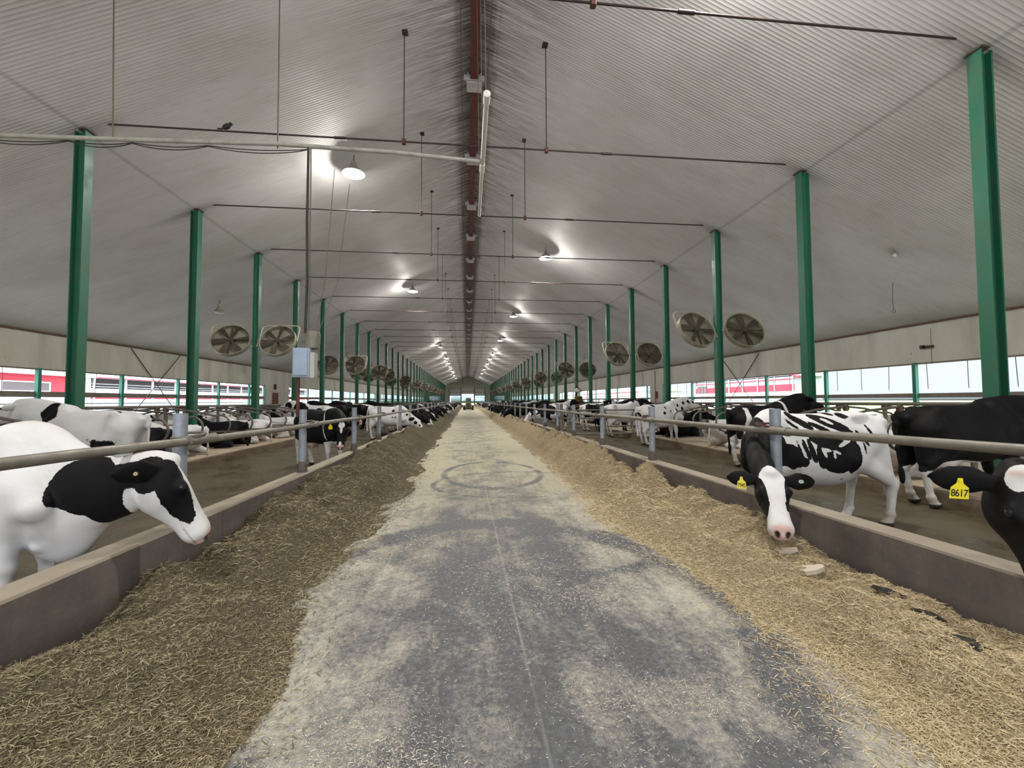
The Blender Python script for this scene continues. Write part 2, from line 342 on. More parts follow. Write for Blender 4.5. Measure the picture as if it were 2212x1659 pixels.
M['bdark'] = mat('barn_dark_interior', (.09, .08, .085), .8)
M['endwall'] = m_paint('pale_end_wall_panel', (.38, .365, .335), (.2, .18, .15), .4, .6)
M['doorpanel'] = m_paint('pale_sectional_door', (.46, .46, .46), (.22, .21, .2), .3, .5)
M['darkpost'] = mat('dark_brown_door_post', (.04, .032, .028), .6)
M['fdirt'] = mat('dark_wet_clump', (.018, .015, .012), .8)
M['stone'] = mat('pale_flat_stone', (.55, .48, .40), .85)

# ---------------------------------------------------------------- room shell
YS = [YB, -4, 0, 2, 3, 4.5, 6, 7.6, 10, 13, 16, 20, 26, 32, 40, 50, 70, 100, 130, YE]
def strip(name, prof, mt, kind='structure', sm=None, ys=YS, hz=None):
    """extrude an (x, z) profile along the barn, following the fall of the floor"""
    n = len(prof); V = []; F = []
    for y in ys:
        for i, p in enumerate(prof):
            z = p[1] if hz is None else hz(i, p, y); V.append((p[0], y, z + gz(y)))
    for j in range(len(ys)-1):
        for i in range(n-1): F.append((j*n+i, j*n+i+1, (j+1)*n+i+1, (j+1)*n+i))
    me = npmesh(name, V, F, False, [mt]); o = link(bpy.data.objects.new(name, me))
    return tag(o, kind=kind)
def solid(name, prof, mt, hz=None, ys=YS):
    n = len(prof); V = []; F = []
    for y in ys:
        for i, p in enumerate(prof):
            z = p[1] if hz is None else hz(i, p, y); V.append((p[0], y, z + gz(y)))
    for j in range(len(ys)-1):
        for i in range(n): F.append((j*n+i, j*n+(i+1) % n, (j+1)*n+(i+1) % n, (j+1)*n+i))
    F += [tuple(range(n)), tuple((len(ys)-1)*n + i for i in range(n-1, -1, -1))]
    me = npmesh(name, V, F, False, [mt]); bm_fix(me); o = link(bpy.data.objects.new(name, me)); return tag(o, kind='structure')
CLI, CLO, CRI, CRO = -2.46, -2.70, 3.26, 3.52
SCL, SCR = -6.50, 6.92
curb_top = lambda i, p, y: p[1] if p[1] <= 0 else p[1] - (0 if y < 2.3 else np.interp(y, [2.3, 4.5, 8], [0, .005, .012]))
tag(strip('floor', [(CLI-.02, 0), (CRI+.02, 0)], M['floor']), 'concrete drive alley dusted with feed between the two curbs', 'floor')
tag(strip('floor_cow_alley_left', [(SCL, -.005), (CLO, -.005)], M['manure']), 'wet brown cow alley behind the left feed curb', 'floor')
tag(strip('floor_cow_alley_right', [(CRO, -.005), (SCR, -.005)], M['manure']), 'wet brown cow alley behind the right feed curb', 'floor')
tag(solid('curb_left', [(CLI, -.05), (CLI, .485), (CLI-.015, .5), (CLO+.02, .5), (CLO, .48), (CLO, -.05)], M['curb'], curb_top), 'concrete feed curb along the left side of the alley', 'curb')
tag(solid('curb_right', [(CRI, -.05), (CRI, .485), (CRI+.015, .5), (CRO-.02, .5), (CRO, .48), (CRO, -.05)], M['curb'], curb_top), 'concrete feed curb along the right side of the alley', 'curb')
for s, sc in ((-1, SCL), (1, SCR)):
    nm = 'left' if s < 0 else 'right'
    tag(solid('curb_stall_' + nm, [(sc, -.05), (sc, .20), (sc+s*.14, .21), (sc+s*.14, -.05)], M['stallcurb']), f'low brown curb edging the {nm} stalls', 'curb')
    e = SCL-4.6 if s < 0 else SCR+4.6
    xs = list(np.linspace(sc+s*.14, e, 9)); bumpz = [.17, .20, .19, .22, .26, .22, .19, .20, .17]
    tag(strip('floor_stall_bed_' + nm, list(zip(xs, bumpz)), M['sand']), f'sand bedding of the double row of {nm} stalls', 'floor')
    tag(solid('curb_back_' + nm, [(e, -.05), (e, .20), (e+s*.14, .20), (e+s*.14, -.05)], M['stallcurb']), f'low curb at the window side of the {nm} stalls', 'curb')
    xw = XWL if s < 0 else XWR
    tag(strip('floor_back_alley_' + nm, [(e+s*.14, -.01), (xw, -.01)], M['manure']), f'back alley along the {nm} windows', 'floor')
# ceiling
for s in (-1, 1):
    xw = (XWL-.5) if s < 0 else (XWR+.5)
    V = []; F = []; xs = [CX, xw]
    for y in (YB, YE+.3):
        for x in xs: V.append((x, y, roof_z(x)))
    for y in (YB, YE+.3):
        for x in xs: V.append((x, y, roof_z(x)+.12))
    F = [(0,1,3,2), (4,5,7,6), (0,1,5,4), (2,3,7,6), (1,3,7,5)]
    me = npmesh('ceiling', V, F, False, [M['ceil']]); bm_fix(me); o = link(bpy.data.objects.new('ceiling', me)); tag(o, 'white corrugated roof lining sloping to the %s wall' % ('left' if s < 0 else 'right'), 'ceiling', kind='structure')
# side walls with long openings
win_n = [0]
for s in (-1, 1):
    nm = 'left' if s < 0 else 'right'; xw = XWL if s < 0 else XWR; op = WINL if s < 0 else WINR; x0 = xw + s*.08
    b = MB(); zt = roof_z(xw) + .02
    b.box((x0, (YB+YE)/2, (2.78+zt)/2), (.16, YE-YB, zt-2.78)); b.box((x0, (YB+YE)/2, .4), (.16, YE-YB, 1.1))
    yy = YB
    for a, c in op + [(YE, YE)]:
        if a > yy: b.box((x0, (yy+a)/2, 1.86), (.16, a-yy, 1.84))
        yy = c
    tag(b.obj('wall_' + nm, M['wall']), f'stained pale panel wall above and below the {nm} windows', 'wall', kind='structure')
    k = 0; y = COLY0 + BAY*(-3)
    studs = [COLY0 + BAY*j for j in range(-3, 42)]
    for a, c in op:
        ed = [a] + [q for q in studs if a+.4 < q < c-.4] + [c]
        for y0, y1 in zip(ed[:-1], ed[1:]):
            win_n[0] += 1; w = empty('window_%d' % win_n[0], (xw, (y0+y1)/2, .95)); tag(w, kind='structure')
            h = y1 - y0
            MB().box((s*.06, 0, .90 if s < 0 else .70), (.05, h, .20 if s < 0 else .15)).obj('plank', M['wood'], w)
            MB().box((0, h/2-.045, .92), (.12, .12, 1.84)).obj('post', M['wallgreen'], w)
            MB().box((s*.05, 0, 1.80), (.09, h, .05)).obj('header', M['wood'], w)
            if y0 < 45:
                r = MB(); n = 3 if s > 0 else 1
                for q in range(n):
                    yq = -h/2 + h*(q+.7)/n + R.uniform(-.15, .15); r.tube([(s*.10, yq, 1.8), (s*.12, yq + R.uniform(-.05, .05), .92)], .011, 6)
                r.obj('curtain_cord', M['rope'], w)
                MB().tube([(s*.14, -h/2, .55), (s*.14, h/2, .55)], .02, 6).obj('lower_pipe', M['galv'], w)
# rusty eave trim
for s in (-1, 1):
    xw = XWL if s < 0 else XWR; z = roof_z(xw)
    tag(MB().box((xw - s*.02, (YB+YE)/2, z-.03), (.05, YE-YB, .05)).obj('trim_%d' % (1 if s < 0 else 2), mat('rusty_eave_trim', (.13, .075, .045), .8)), 'rusty strip where the roof lining meets the %s wall' % ('left' if s < 0 else 'right'), 'trim', kind='structure')
# far end wall with three raised doors and corner windows
b = MB(); y = YE+.1
def seg(x0, x1, z0, z1): b.box(((x0+x1)/2, y, (z0+z1)/2), (x1-x0, .2, z1-z0))
for x0, x1, zb in ((-6.45, -2.45, 3.3), (-2.05, 2.45, 3.95), (2.85, 6.5, 3.3)): seg(x0, x1, 5.75, 7.2)
seg(XWL, -13.5, -.2, 4.2); seg(-13.5, -9.2, -.2, 1.6); seg(-13.5, -9.2, 3.2, 4.2); seg(-9.2, -6.45, -.2, 7.2)
seg(-2.45, -2.05, -.2, 7.2); seg(2.45, 2.85, -.2, 7.2); seg(6.5, 9.8, -.2, 7.2); seg(9.8, 13.6, -.2, 1.6); seg(9.8, 13.6, 3.2, 4.2); seg(13.6, XWR, -.2, 4.2)
b.prism([(XWL, 4.2), (XWR, 4.2), (XWR, roof_z(XWR)), (CX, 10.65), (XWL, roof_z(XWL))], 'y', YE+.02, YE+.2)
tag(b.obj('wall_back', M['endwall']), 'pale far end wall with three raised doors', 'wall', kind='structure')
for i, (x0, x1, zb) in enumerate(((-6.45, -2.45, 3.3), (-2.05, 2.45, 3.95), (2.85, 6.5, 3.3))):
    d = empty('door_%d' % (i+1), ((x0+x1)/2, YE-.1, zb)); tag(d, 'raised sectional door %s at the far end wall' % ('left of centre', 'in the middle', 'right of centre')[i], 'door', kind='structure')
    p = MB(); w = x1-x0
    for q in range(4): p.box((0, 0, .3+q*.62), (w, .06, .59), bev=.01)
    p.obj('door_panel', M['doorpanel'], d)
    for q in range(4): MB().box((-w/2 + w*(q+.5)/4, -.05, .92), (w*.12, .03, .22)).obj('door_light', M['glass'], d)
for i, x in enumerate((-6.5, -2.25, 2.65, 6.55)): tag(MB().box((x, YE-.12, 2.9), (.24, .16, 6.1)).obj('trim_%d' % (i+3), M['darkpost']), 'dark post between the far end doors', 'trim', kind='structure')
# near end, behind the camera: gable over a tall open doorway
b = MB(); y = YB-.1
def seg(x0, x1, z0, z1): b.box(((x0+x1)/2, y, (z0+z1)/2), (x1-x0, .2, z1-z0))
seg(XWL, -11.2, -.2, 4.2); seg(11.6, XWR, -.2, 4.2)
b.prism([(-11.2, 5.6), (11.6, 5.6), (11.6, roof_z(11.6)), (CX, 10.65), (-11.2, roof_z(-11.2))], 'y', y-.1, y+.1)
b.prism([(XWL, 4.2), (-11.2, 4.2), (-11.2, roof_z(-11.2)), (XWL, roof_z(XWL)+.01)], 'y', y-.1, y+.1); b.prism([(11.6, 4.2), (XWR, 4.2), (XWR, roof_z(XWR)+.01), (11.6, roof_z(11.6))], 'y', y-.1, y+.1)
tag(b.obj('wall_front', M['endwall']), 'near end wall round the open doorway', 'wall', kind='structure')

# ---------------------------------------------------------------- outdoors
tag(MB().box((0, 60, -.45), (1600, 1600, .3)).obj('ground_field', M['grass']), 'green field outside the barn', 'ground', kind='structure')
tag(MB().box((-29, 60, -.28), (27, 170, .1)).obj('ground_yard', M['gravel']), 'grey yard outside the left windows', 'ground', kind='structure')
tag(MB().box((0, YE+32, -.28), (40, 62, .1)).obj('ground_apron', M['gravel']), 'pale apron outside the far doors', 'ground', kind='structure')
tag(MB().box((0, -40, -.29), (60, 61, .1)).obj('ground_bounce_added', mat('pale_bounce_ground', (.5, .49, .48), .9)), 'added pale ground outside the near doorway, bouncing light onto the ceiling', 'ground', kind='structure')  # unseen pale slab added behind the camera to bounce light onto the ceiling
tag(MB().box((24, 62, -.29), (15, 110, .1)).obj('ground_lane', M['gravel']), 'pale lane outside the right windows', 'ground', kind='structure')
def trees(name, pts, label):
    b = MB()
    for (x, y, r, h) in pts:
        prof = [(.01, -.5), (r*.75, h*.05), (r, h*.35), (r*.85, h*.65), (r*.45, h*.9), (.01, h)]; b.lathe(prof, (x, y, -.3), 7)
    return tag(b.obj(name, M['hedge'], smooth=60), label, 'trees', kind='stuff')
trees('treeline', [(R.uniform(-70, 70), YE+150+R.uniform(0, 40), R.uniform(4, 8), R.uniform(4, 7)) for _ in range(70)], 'trees beyond the far doors with haze painted in their colour')
tag(MB().prism([(-200, -2), (-200, 2)] + [(y, 6.2 + 1.6*math.sin(y*.013) + .8*math.sin(y*.05)) for y in range(-180, 700, 20)] + [(700, 2), (700, -2)], 'x', 395, 425).obj('hills', M['hills']), 'horizon hills beyond the right windows with haze painted in their colour', 'hills', kind='structure')
# red barn beyond the left windows
rb = tag(empty('red_barn', (-34, 28.2, -.3)), 'red barn with white roof and window seen through the left windows', 'barn')
MB().box((0, 0, 3.2), (8, 16.5, 1.3)).obj('wall', M['bred'], rb); MB().box((0, 0, 1.28), (8.1, 16.6, 2.55)).obj('base_wall', M['bgrey'], rb)
MB().prism([(-4.6, 3.8), (4.6, 3.8), (0, 6.2)], 'y', -8.6, 8.6).obj('roof', M['bwhite'], rb)
w = MB(); w.box((4.03, 3.8, 2.95), (.08, 3.3, .75)); w.obj('window_frame', M['bwhite'], rb); MB().box((4.08, 3.8, 2.97), (.05, 3.0, .55)).obj('window_pane', M['bdark'], rb)
ob = tag(empty('open_sided_barn', (-36, 67, -.3)), 'pale open-sided barn with white posts and rails beyond the left windows', 'barn')
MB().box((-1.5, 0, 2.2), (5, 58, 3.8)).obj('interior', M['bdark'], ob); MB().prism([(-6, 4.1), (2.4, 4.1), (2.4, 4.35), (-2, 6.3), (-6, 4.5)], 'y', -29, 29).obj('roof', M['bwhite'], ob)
MB().box((2.45, 0, 4.12), (.06, 58, .09)).obj('fascia', M['bred'], ob); MB().box((2.1, 0, 2.75), (.1, 58, .75)).obj('curtain', M['bwhite'], ob); MB().box((2.12, 0, 2.28), (.1, 58, .22)).obj('stripe', M['bred'], ob); MB().box((2.1, 0, 1.1), (.1, 58, 2.15)).obj('low_wall', M['bgrey'], ob)
for q in range(17): MB().box((2.2, -28.6+q*3.57, 2.1), (.14, .14, 4.0)).obj('post', M['bwhite'], ob)
for z in (3.3, 3.55): MB().box((2.15, 0, z), (.05, 58, .06)).obj('rail', M['bgrey'], ob)
MB().box((2.3, -27.2, 2.1), (.08, 3.4, 4.0)).obj('end_panel', M['bgrey'], ob)
# red and white barn beyond the right windows
rr = tag(empty('red_trimmed_barn', (33.5, 47, -.3)), 'pale barn with red wainscot and red gable trim beyond the right windows', 'barn')
MB().box((0, 0, 2.1), (3, 18, 4.2)).obj('wall', M['bgrey'], rr); MB().box((-1.53, 0, 3.0), (.08, 18, .66)).obj('wainscot', M['bred'], rr); MB().box((-1.53, 0, 1.3), (.08, 18, 2.6)).obj('low_wall', M['bwhite'], rr)
MB().prism([(-9.4, 4.1), (9.4, 4.1), (0, 7.2)], 'x', -1.5, 1.5).obj('gable', M['bgrey'], rr)
for sgn in (-1, 1): MB().tube([(-1.6, sgn*9.8, 4.0), (-1.6, 0, 7.3)], .16, 4).obj('gable_trim', M['bred'], rr)
MB().box((-1.55, 0, 3.85), (.08, 18, .10)).obj('trim_band', M['bred'], rr)
for q in range(8): MB().box((-1.58, -8.9+q*2.54, 2.1), (.06, .1, 4.1)).obj('batten', M['bwhite'], rr)
g = MB()
for q in range(3):
    for z in (0, .5): g.box((-1.6, 6.4+q*.75, 2.9+z), (.05, .6, .4))
g.obj('window_panes', M['bdark'], rr)
r2 = tag(empty('long_white_barn', (34, 104, -.3)), 'long white barn with red stripes farther along beyond the right windows', 'barn')
MB().box((0, 0, 1.7), (8, 66, 3.4)).obj('wall', M['bwhite'], r2); MB().prism([(-4.4, 3.3), (4.4, 3.3), (0, 5.0)], 'y', -33.4, 33.4).obj('roof', M['bgrey'], r2)
MB().box((-4.05, 0, 3.25), (.08, 66, .2)).obj('fascia', M['bred'], r2); MB().box((-4.05, 0, 2.5), (.08, 66, .1)).obj('stripe', M['bred'], r2)
for q in range(16): MB().box((-4.06, -31+q*4.1, 1.35), (.06, 1.7, 1.1)).obj('window', M['bdark'], r2)
# ---------------------------------------------------------------- steel frame
XCL, XCR = -7.96, 8.34
colmesh = {}
def col_meshes():
    h = 7.18; b = MB(); w = .10; d = .105; tf = .018
    b.box((-d+tf/2, 0, h/2), (tf, 2*w, h)); b.box((d-tf/2, 0, h/2), (tf, 2*w, h)); b.box((0, 0, h/2), (2*d-2*tf, .016, h))
    p = MB().box((0, 0, .012), (.38, .38, .025)).box((.16, .16, .035), (.03, .03, .04)).box((-.16, .16, .035), (.03, .03, .04)).box((.16, -.16, .035), (.03, .03, .04)).box((-.16, -.16, .035), (.03, .03, .04))
    c = MB().box((0, 0, h+.01), (.28, .26, .03))
    return b.mesh('shaft', M['green']), p.mesh('base_plate', M['green']), c.mesh('cap_plate', M['grime'])
cm_ = col_meshes()
def column(x, y, label, group):
    e = tag(empty('steel_column', (x, y, .19 + gz(y))), label, 'column', group, 'thing')
    for n, me in zip(('shaft', 'base_plate', 'cap_plate'), cm_):
        o = par(link(bpy.data.objects.new(n, me)), e)
        if n == 'shaft': o.scale = (1, 1, (7.27 - .19 - gz(y))/7.18)
        if n == 'cap_plate': o.location.z = 7.20 - .19 - gz(y) - 7.18
    return e
for s in (-1, 1):
    sd = 'left' if s < 0 else 'right'
    for i in range(41 if s > 0 else 40):
        y = COLY0 + BAY*(i + (0 if s > 0 else 1))
        lab = f'{ORD[i]} green steel column counting from the near end of the {sd} row' if i < 16 else f'distant green steel column of the {sd} row, past the sixteenth one'
        column(XCL if s < 0 else XCR, y, lab, f'green columns of the {sd} row')
def rod_mesh():
    return (MB().tube([(-7.72, 0, 0), (7.72, 0, 0)], .019, 7).mesh('rod', M['rod'], 60), MB().tube([(0, 0, 0), (0, 0, 2.55)], .011, 6).mesh('hanger', M['rod']),
            MB().box((0, 0, .0), (.085, .085, .11), bev=.012).mesh('clamp', M['rust']), MB().tube([(-.13, 0, 0), (.13, 0, 0)], .032, 8).mesh('coupling', M['rod'], 60), MB().box((0, 0, 0), (.16, .16, .02)).mesh('roof_plate', M['rod']))
rm = rod_mesh()
for i in range(41):
    y = COLY0 + BAY*i; z = 7.40
    lab = f'{ORD[i]} dark tie rod across the barn counting from the near end' if i < 14 else 'distant dark tie rod across the barn, past the fourteenth one'
    e = tag(empty('tie_rod', (CX, y, z)), lab, 'tie rod', 'tie rods across the barn')
    par(link(bpy.data.objects.new('rod', rm[0])), e)
    for x in (-1.62, 1.65):
        h = par(link(bpy.data.objects.new('hanger', rm[1])), e); h.location = (x, 0, .03)
        c = par(link(bpy.data.objects.new('clamp', rm[2])), e); c.location = (x, 0, 0)
        if i < 14: c = par(link(bpy.data.objects.new('roof_plate', rm[4])), e); c.location = (x, 0, roof_z(CX+x) - z - .012)
    for x in (-3.0, 3.1): c = par(link(bpy.data.objects.new('coupling', rm[3])), e); c.location = (x, 0, 0)
rbm = tag(empty('ridge_beam', (CX, 0, 10.25)), 'dark red ridge beam with grey brackets under the roof peak', 'beam', None, 'structure')
b = MB(); yl = YE-YB
b.box((0, (YB+YE)/2, .01), (.22, yl, .02)); b.box((0, (YB+YE)/2, .2), (.03, yl, .36)); b.obj('beam', M['redbeam'], rbm)
bk = MB().box((0, 0, .0), (.42, .34, .05)).box((-.17, 0, .14), (.05, .30, .28)).box((.17, 0, .14), (.05, .30, .28)).box((0, -.19, .1), (.56, .05, .14)).box((0, .19, .05), (.30, .05, .10)).mesh('bracket', M['bracket'])
for i in range(42):
    o = par(link(bpy.data.objects.new('bracket', bk)), rbm); o.location = (0, COLY0 - BAY/2 + BAY*i, -.05)
for s in (-1, 1):
    p = [(s*.33, YB, .07)] + [(s*(.33 + .03*math.sin(k*1.7)), YB + yl*k/40, .05 + .05*math.cos(k*2.3)) for k in range(1, 40)] + [(s*.33, YE, .07)]
    MB().tube(p, .012, 5).obj('cable', M['rope'], rbm)

# ---------------------------------------------------------------- lamps
lm = (MB().lathe([(.0, .34), (.06, .34), (.07, .20), (.11, .17), (.16, .08), (.245, -.02), (.255, -.03), (.235, -.025), (.15, .06), (.0, .10)], n=20).mesh('reflector', M['lampbody'], 50),
      MB().lathe([(.0, -.075), (.09, -.07), (.17, -.05), (.215, -.02), (.0, -.01)], n=20).mesh('lens', M['lens'], 60), MB().tube([(0, 0, .33), (0, 0, .62)], .012, 6).mesh('hanger', M['rod']),
      MB().lathe([(.0, -.075), (.09, -.07), (.17, -.05), (.215, -.02), (.0, -.01)], n=20).mesh('lens', M['lensoff'], 60))
def lamp(x, y, z, lit, label, group):
    e = tag(empty('barn_lamp', (x, y, z)), label, 'lamp', group)
    for n, me in (('reflector', lm[0]), ('lens', lm[1] if lit else lm[3]), ('hanger', lm[2])):
        o = par(link(bpy.data.objects.new(n, me)), e)
        if n != 'hanger' and lit: o.scale = (1.3, 1.3, 1.0)
        if n == 'hanger': o.scale.z = 1; o.location.z = max(0, roof_z(x) - z - .62)
    return e
nl = {-1: 0, 1: 0}
for x, y in LAMPS:
    s = -1 if x < 0 else 1
    if y > 8 and y < 126 + 20:
        k = nl[s]; nl[s] += 1
        lab = f'{ORD[k]} lit lamp from the near end in the {"left" if s < 0 else "right"} row under the roof'
    else: lab = 'lit lamp under the roof near the open doorway'
    lamp(x, y, LAMP_Z, True, lab, 'lit lamps under the roof')
for i in range(6): lamp(-10.8, 19.5+9.8*i, roof_z(-10.8)-.52, False, f'{ORD[i]} unlit lamp from the near end above the left stalls', 'unlit lamps over the left stalls')
for i in range(4): lamp(11.2, 29.5+9.8*i, roof_z(11.2)-.52, False, f'{ORD[i]} unlit lamp from the near end above the right stalls', 'unlit lamps over the right stalls')

# ---------------------------------------------------------------- fans
def fan_parts():
    r = .635; P = {}
    Mx = Matrix.Rotation(PI/2, 4, 'X')
    P['ring'] = MB().lathe([(r, -.085), (r+.018, -.085), (r+.018, .085), (r, .085), (r-.010, .075), (r-.010, -.075), (r, -.085)], n=36, M=Mx).mesh('ring', M['fan'], 40)
    g = MB()
    for q in range(1, 7): g.tube([(q*.10*math.cos(2*PI*k/24), .08, q*.10*math.sin(2*PI*k/24)) for k in range(24)], .0022, 3, closed=True)
    for k in range(8): t = 2*PI*k/8; g.tube([(.08*math.cos(t), .08, .08*math.sin(t)), (r*math.cos(t), .08, r*math.sin(t))], .003, 4)
    P['guard'] = g.mesh('guard', M['guard'])
    s = MB()
    s.box((0, -.02, 0), (2*r, .03, .035)); s.box((0, -.02, 0), (.035, .03, 2*r)); P['strut'] = s.mesh('strut', M['blade'])
    P['motor'] = MB().lathe([(.0, -.02), (.085, -.02), (.095, .03), (.095, .16), (.05, .2), (.0, .2)], n=14, M=Matrix.Rotation(-PI/2, 4, 'X')).mesh('motor', M['motor'], 40)
    bl = MB(); V = []; 
    for t, w, tw in ((.09, .04, .75), (.22, .072, .6), (.42, .090, .42), (.60, .082, .3)):
        for q, th in ((-1, -.004), (1, -.004), (1, .004), (-1, .004)):
            V.append((t, q*w*math.sin(tw) - .06 + th*math.cos(tw), q*w*math.cos(tw)))
    F = [(0, 1, 2, 3), (15, 14, 13, 12)]
    for a in range(3):
        for q in range(4): F.append((a*4+q, a*4+4+q, a*4+4+(q+1) % 4, a*4+(q+1) % 4))
    bl._add(V, F); P['blade'] = bl.mesh('blade', M['blade'], 30)
    P['hub'] = MB().lathe([(0, -.11), (.07, -.11), (.10, -.08), (.10, -.03), (0, -.03)], n=14, M=Mx.inverted()).mesh('hub', M['blade'], 40)
    return P
FP = fan_parts()
def fan(x, y, z, side, label, group, n_bl=6, a0=0.0):
    e = tag(empty('basket_fan', (x, y, z)), label, 'fan', group); e.rotation_euler = (math.radians(-24), 0, math.radians(-6*side + 3))
    for n in ('ring', 'guard', 'strut', 'motor', 'hub'): par(link(bpy.data.objects.new(n, FP[n])), e)
    for k in range(n_bl):
        o = par(link(bpy.data.objects.new('blade', FP['blade'])), e); o.rotation_euler = (0, a0 + 2*PI*k/n_bl, 0)
    # bent hanger tube, in the fan's own frame, reaching to the column
    q = side; w = .70
    t = [(-w, 0, .0), (-w, 0, .52)] + [(-w + .16 - .16*math.cos(a), 0, .52 + .16*math.sin(a)) for a in (.5, 1.0, 1.57)] + [(w - .16 + .16*math.sin(a), 0, .52 + .16*math.cos(a)) for a in (0, .5, 1.0, 1.57)] + [(w, 0, 0)]
    MB().tube(t, .022, 8).obj('hanger_tube', M['fantube'], e, 50)
    MB().tube([(-q*w, 0, .02), (-q*(w+.04), .0, -.25)], .02, 6).tube([(-q*.64, 0, .0), (-q*.76, 0, 0)], .03, 8).obj('mount', M['fan'], e)
    return e
for s in (-1, 1):
    sd = 'left' if s < 0 else 'right'; xc = XCL if s < 0 else XCR
    ys = [9.455+7.32 + 10.98*i for i in range(11)] if s < 0 else [13.115, 20.435] + [31.415 + 10.98*i for i in range(10)]
    if s < 0: ys.insert(2, ys[1] + 7.32)
    for i, y in enumerate(sorted(ys)):
        for q in (-1, 1):
            lab = f'{"outer" if q == s else "inner"} fan on the {ORD[i]} fan column from the near end of the {sd} row' if i < 6 else f'distant basket fan on a far column of the {sd} row'
            fan(xc + q*.84, y-.12, 3.84, q, lab, f'basket fans along the {sd} columns', 6, R.uniform(0, 1))

# ---------------------------------------------------------------- feed fences
def fence(s):
    sd = 'left' if s < 0 else 'right'
    xp = -2.58 if s < 0 else 3.40; xr = -2.475 if s < 0 else 3.295
    e = tag(empty('feed_fence', (xp, 0, 0)), f'grey pipe feed fence standing on the {sd} curb', 'fence')
    hz = lambda y: 1.225 + gz(y) if s < 0 else (1.238 + gz(y))
    yy = [YB+1] + list(np.arange(-6, 40, 1.5)) + list(np.arange(40, YE-2, 6)) + [YE-1.5]
    MB().tube([(xr-xp + .012*math.sin(y*1.3), y, hz(y) + .008*math.sin(y*.9)) for y in yy], .036, 12, True).obj('top_rail', M['rail'], e, 60)
    py = [4.10-2.9*2, 4.10-2.9] + ([4.10, 6.95, 9.98, 12.75, 16.6] if s < 0 else []) + ([4.33, 7.47, 10.35, 13.2, 15.6, 18.2] if s > 0 else [])
    if s > 0: py = [p+.2 if p < 4.2 else p for p in py]
    while py[-1] < YE-4: py.append(py[-1]+2.9)
    pm = MB().tube([(0, 0, 0), (0, 0, .98)], .056, 14).mesh('post', M['post'], 60); fm = MB().lathe([(.085, -.01), (.075, .03), (.06, .16), (.0565, .17)], n=12).mesh('post_foot', M['curb'], 50)
    c = MB(); ring = [(.062*math.cos(k*PI/5), .062*math.sin(k*PI/5), 0) for k in range(10)]
    rgm = MB().tube(ring, .012, 5, closed=True).mesh('clamp_ring', M['galv'], 50)
    # strap from the post round the rail
    c.tube([(-s*.06, -.03, .0), (-s*.13, -.06, .012), (-s*.155, .0, .02), (-s*.13, .14, .02), (-s*.05, .22, .03), (s*.05, .16, .03), (s*.07, .05, .0)], .013, 6)
    cmh = c.mesh('strap', M['rust'] if s > 0 else M['galv'], 50); sl = MB().lathe([(.0, -.20), (.049, -.20), (.049, -.17), (.043, -.165), (.043, .165), (.049, .17), (.049, .20), (.0, .20)], n=14, M=Matrix.Rotation(PI/2, 4, 'X')).mesh('sleeve', M['rail'], 60)
    for i, y in enumerate(py):
        if i > 49: break
        z0 = gz(y) + .49; o = par(link(bpy.data.objects.new('post', pm)), e); o.location = (0, y, z0)
        o = par(link(bpy.data.objects.new('post_foot', fm)), e); o.location = (0, y, z0)
        if y < 40:
            o = par(link(bpy.data.objects.new('strap', cmh)), e); o.location = (0, y, hz(y) + .03)
            o = par(link(bpy.data.objects.new('clamp_ring', rgm)), e); o.location = (0, y, hz(y) + .03)
            o = par(link(bpy.data.objects.new('sleeve', sl)), e); o.location = (xr-xp, y - s*.12, hz(y))
fence(-1); fence(1)

# ---------------------------------------------------------------- free stalls
def divider_mesh(s):
    # local: x runs from the alley (0) toward the head of the stall (s = direction outwards)
    top = [(s*1.75, 1.44), (s*.95, 1.36), (s*.45, 1.24)]
    c = (s*.30, .98); a = [(c[0] - s*.27*math.sin(t) , c[1] + .27*math.cos(t)) for t in np.linspace(-.25, PI*.98, 12)]
    bot = [(s*.9, .72), (s*1.6, .70)]
    pts = [(x, 0, z) for x, z in top + a + bot]
    return MB().tube(pts, .027, 8).mesh('loop', M['loop'], 60), MB().tube([(s*1.70, 0, .15), (s*1.70, 0, 1.52)], .045, 8).mesh('post', M['loop'], 60), MB().box((s*1.70, 0, 0), (.13, .07, .10), bev=.01).mesh('clamp', M['rust'])
dm = {s: divider_mesh(s) for s in (-1, 1)}
def divider(x, y, s, label, group):
    e = tag(empty('stall_divider', (x, y, gz(y))), label, 'stall divider', group)
    for n, me in zip(('loop', 'post'), dm[s]): par(link(bpy.data.objects.new(n, me)), e)
    if y < 30:
        for z in (1.40, .70): par(link(bpy.data.objects.new('clamp', dm[s][2])), e).location = (0, 0, z)
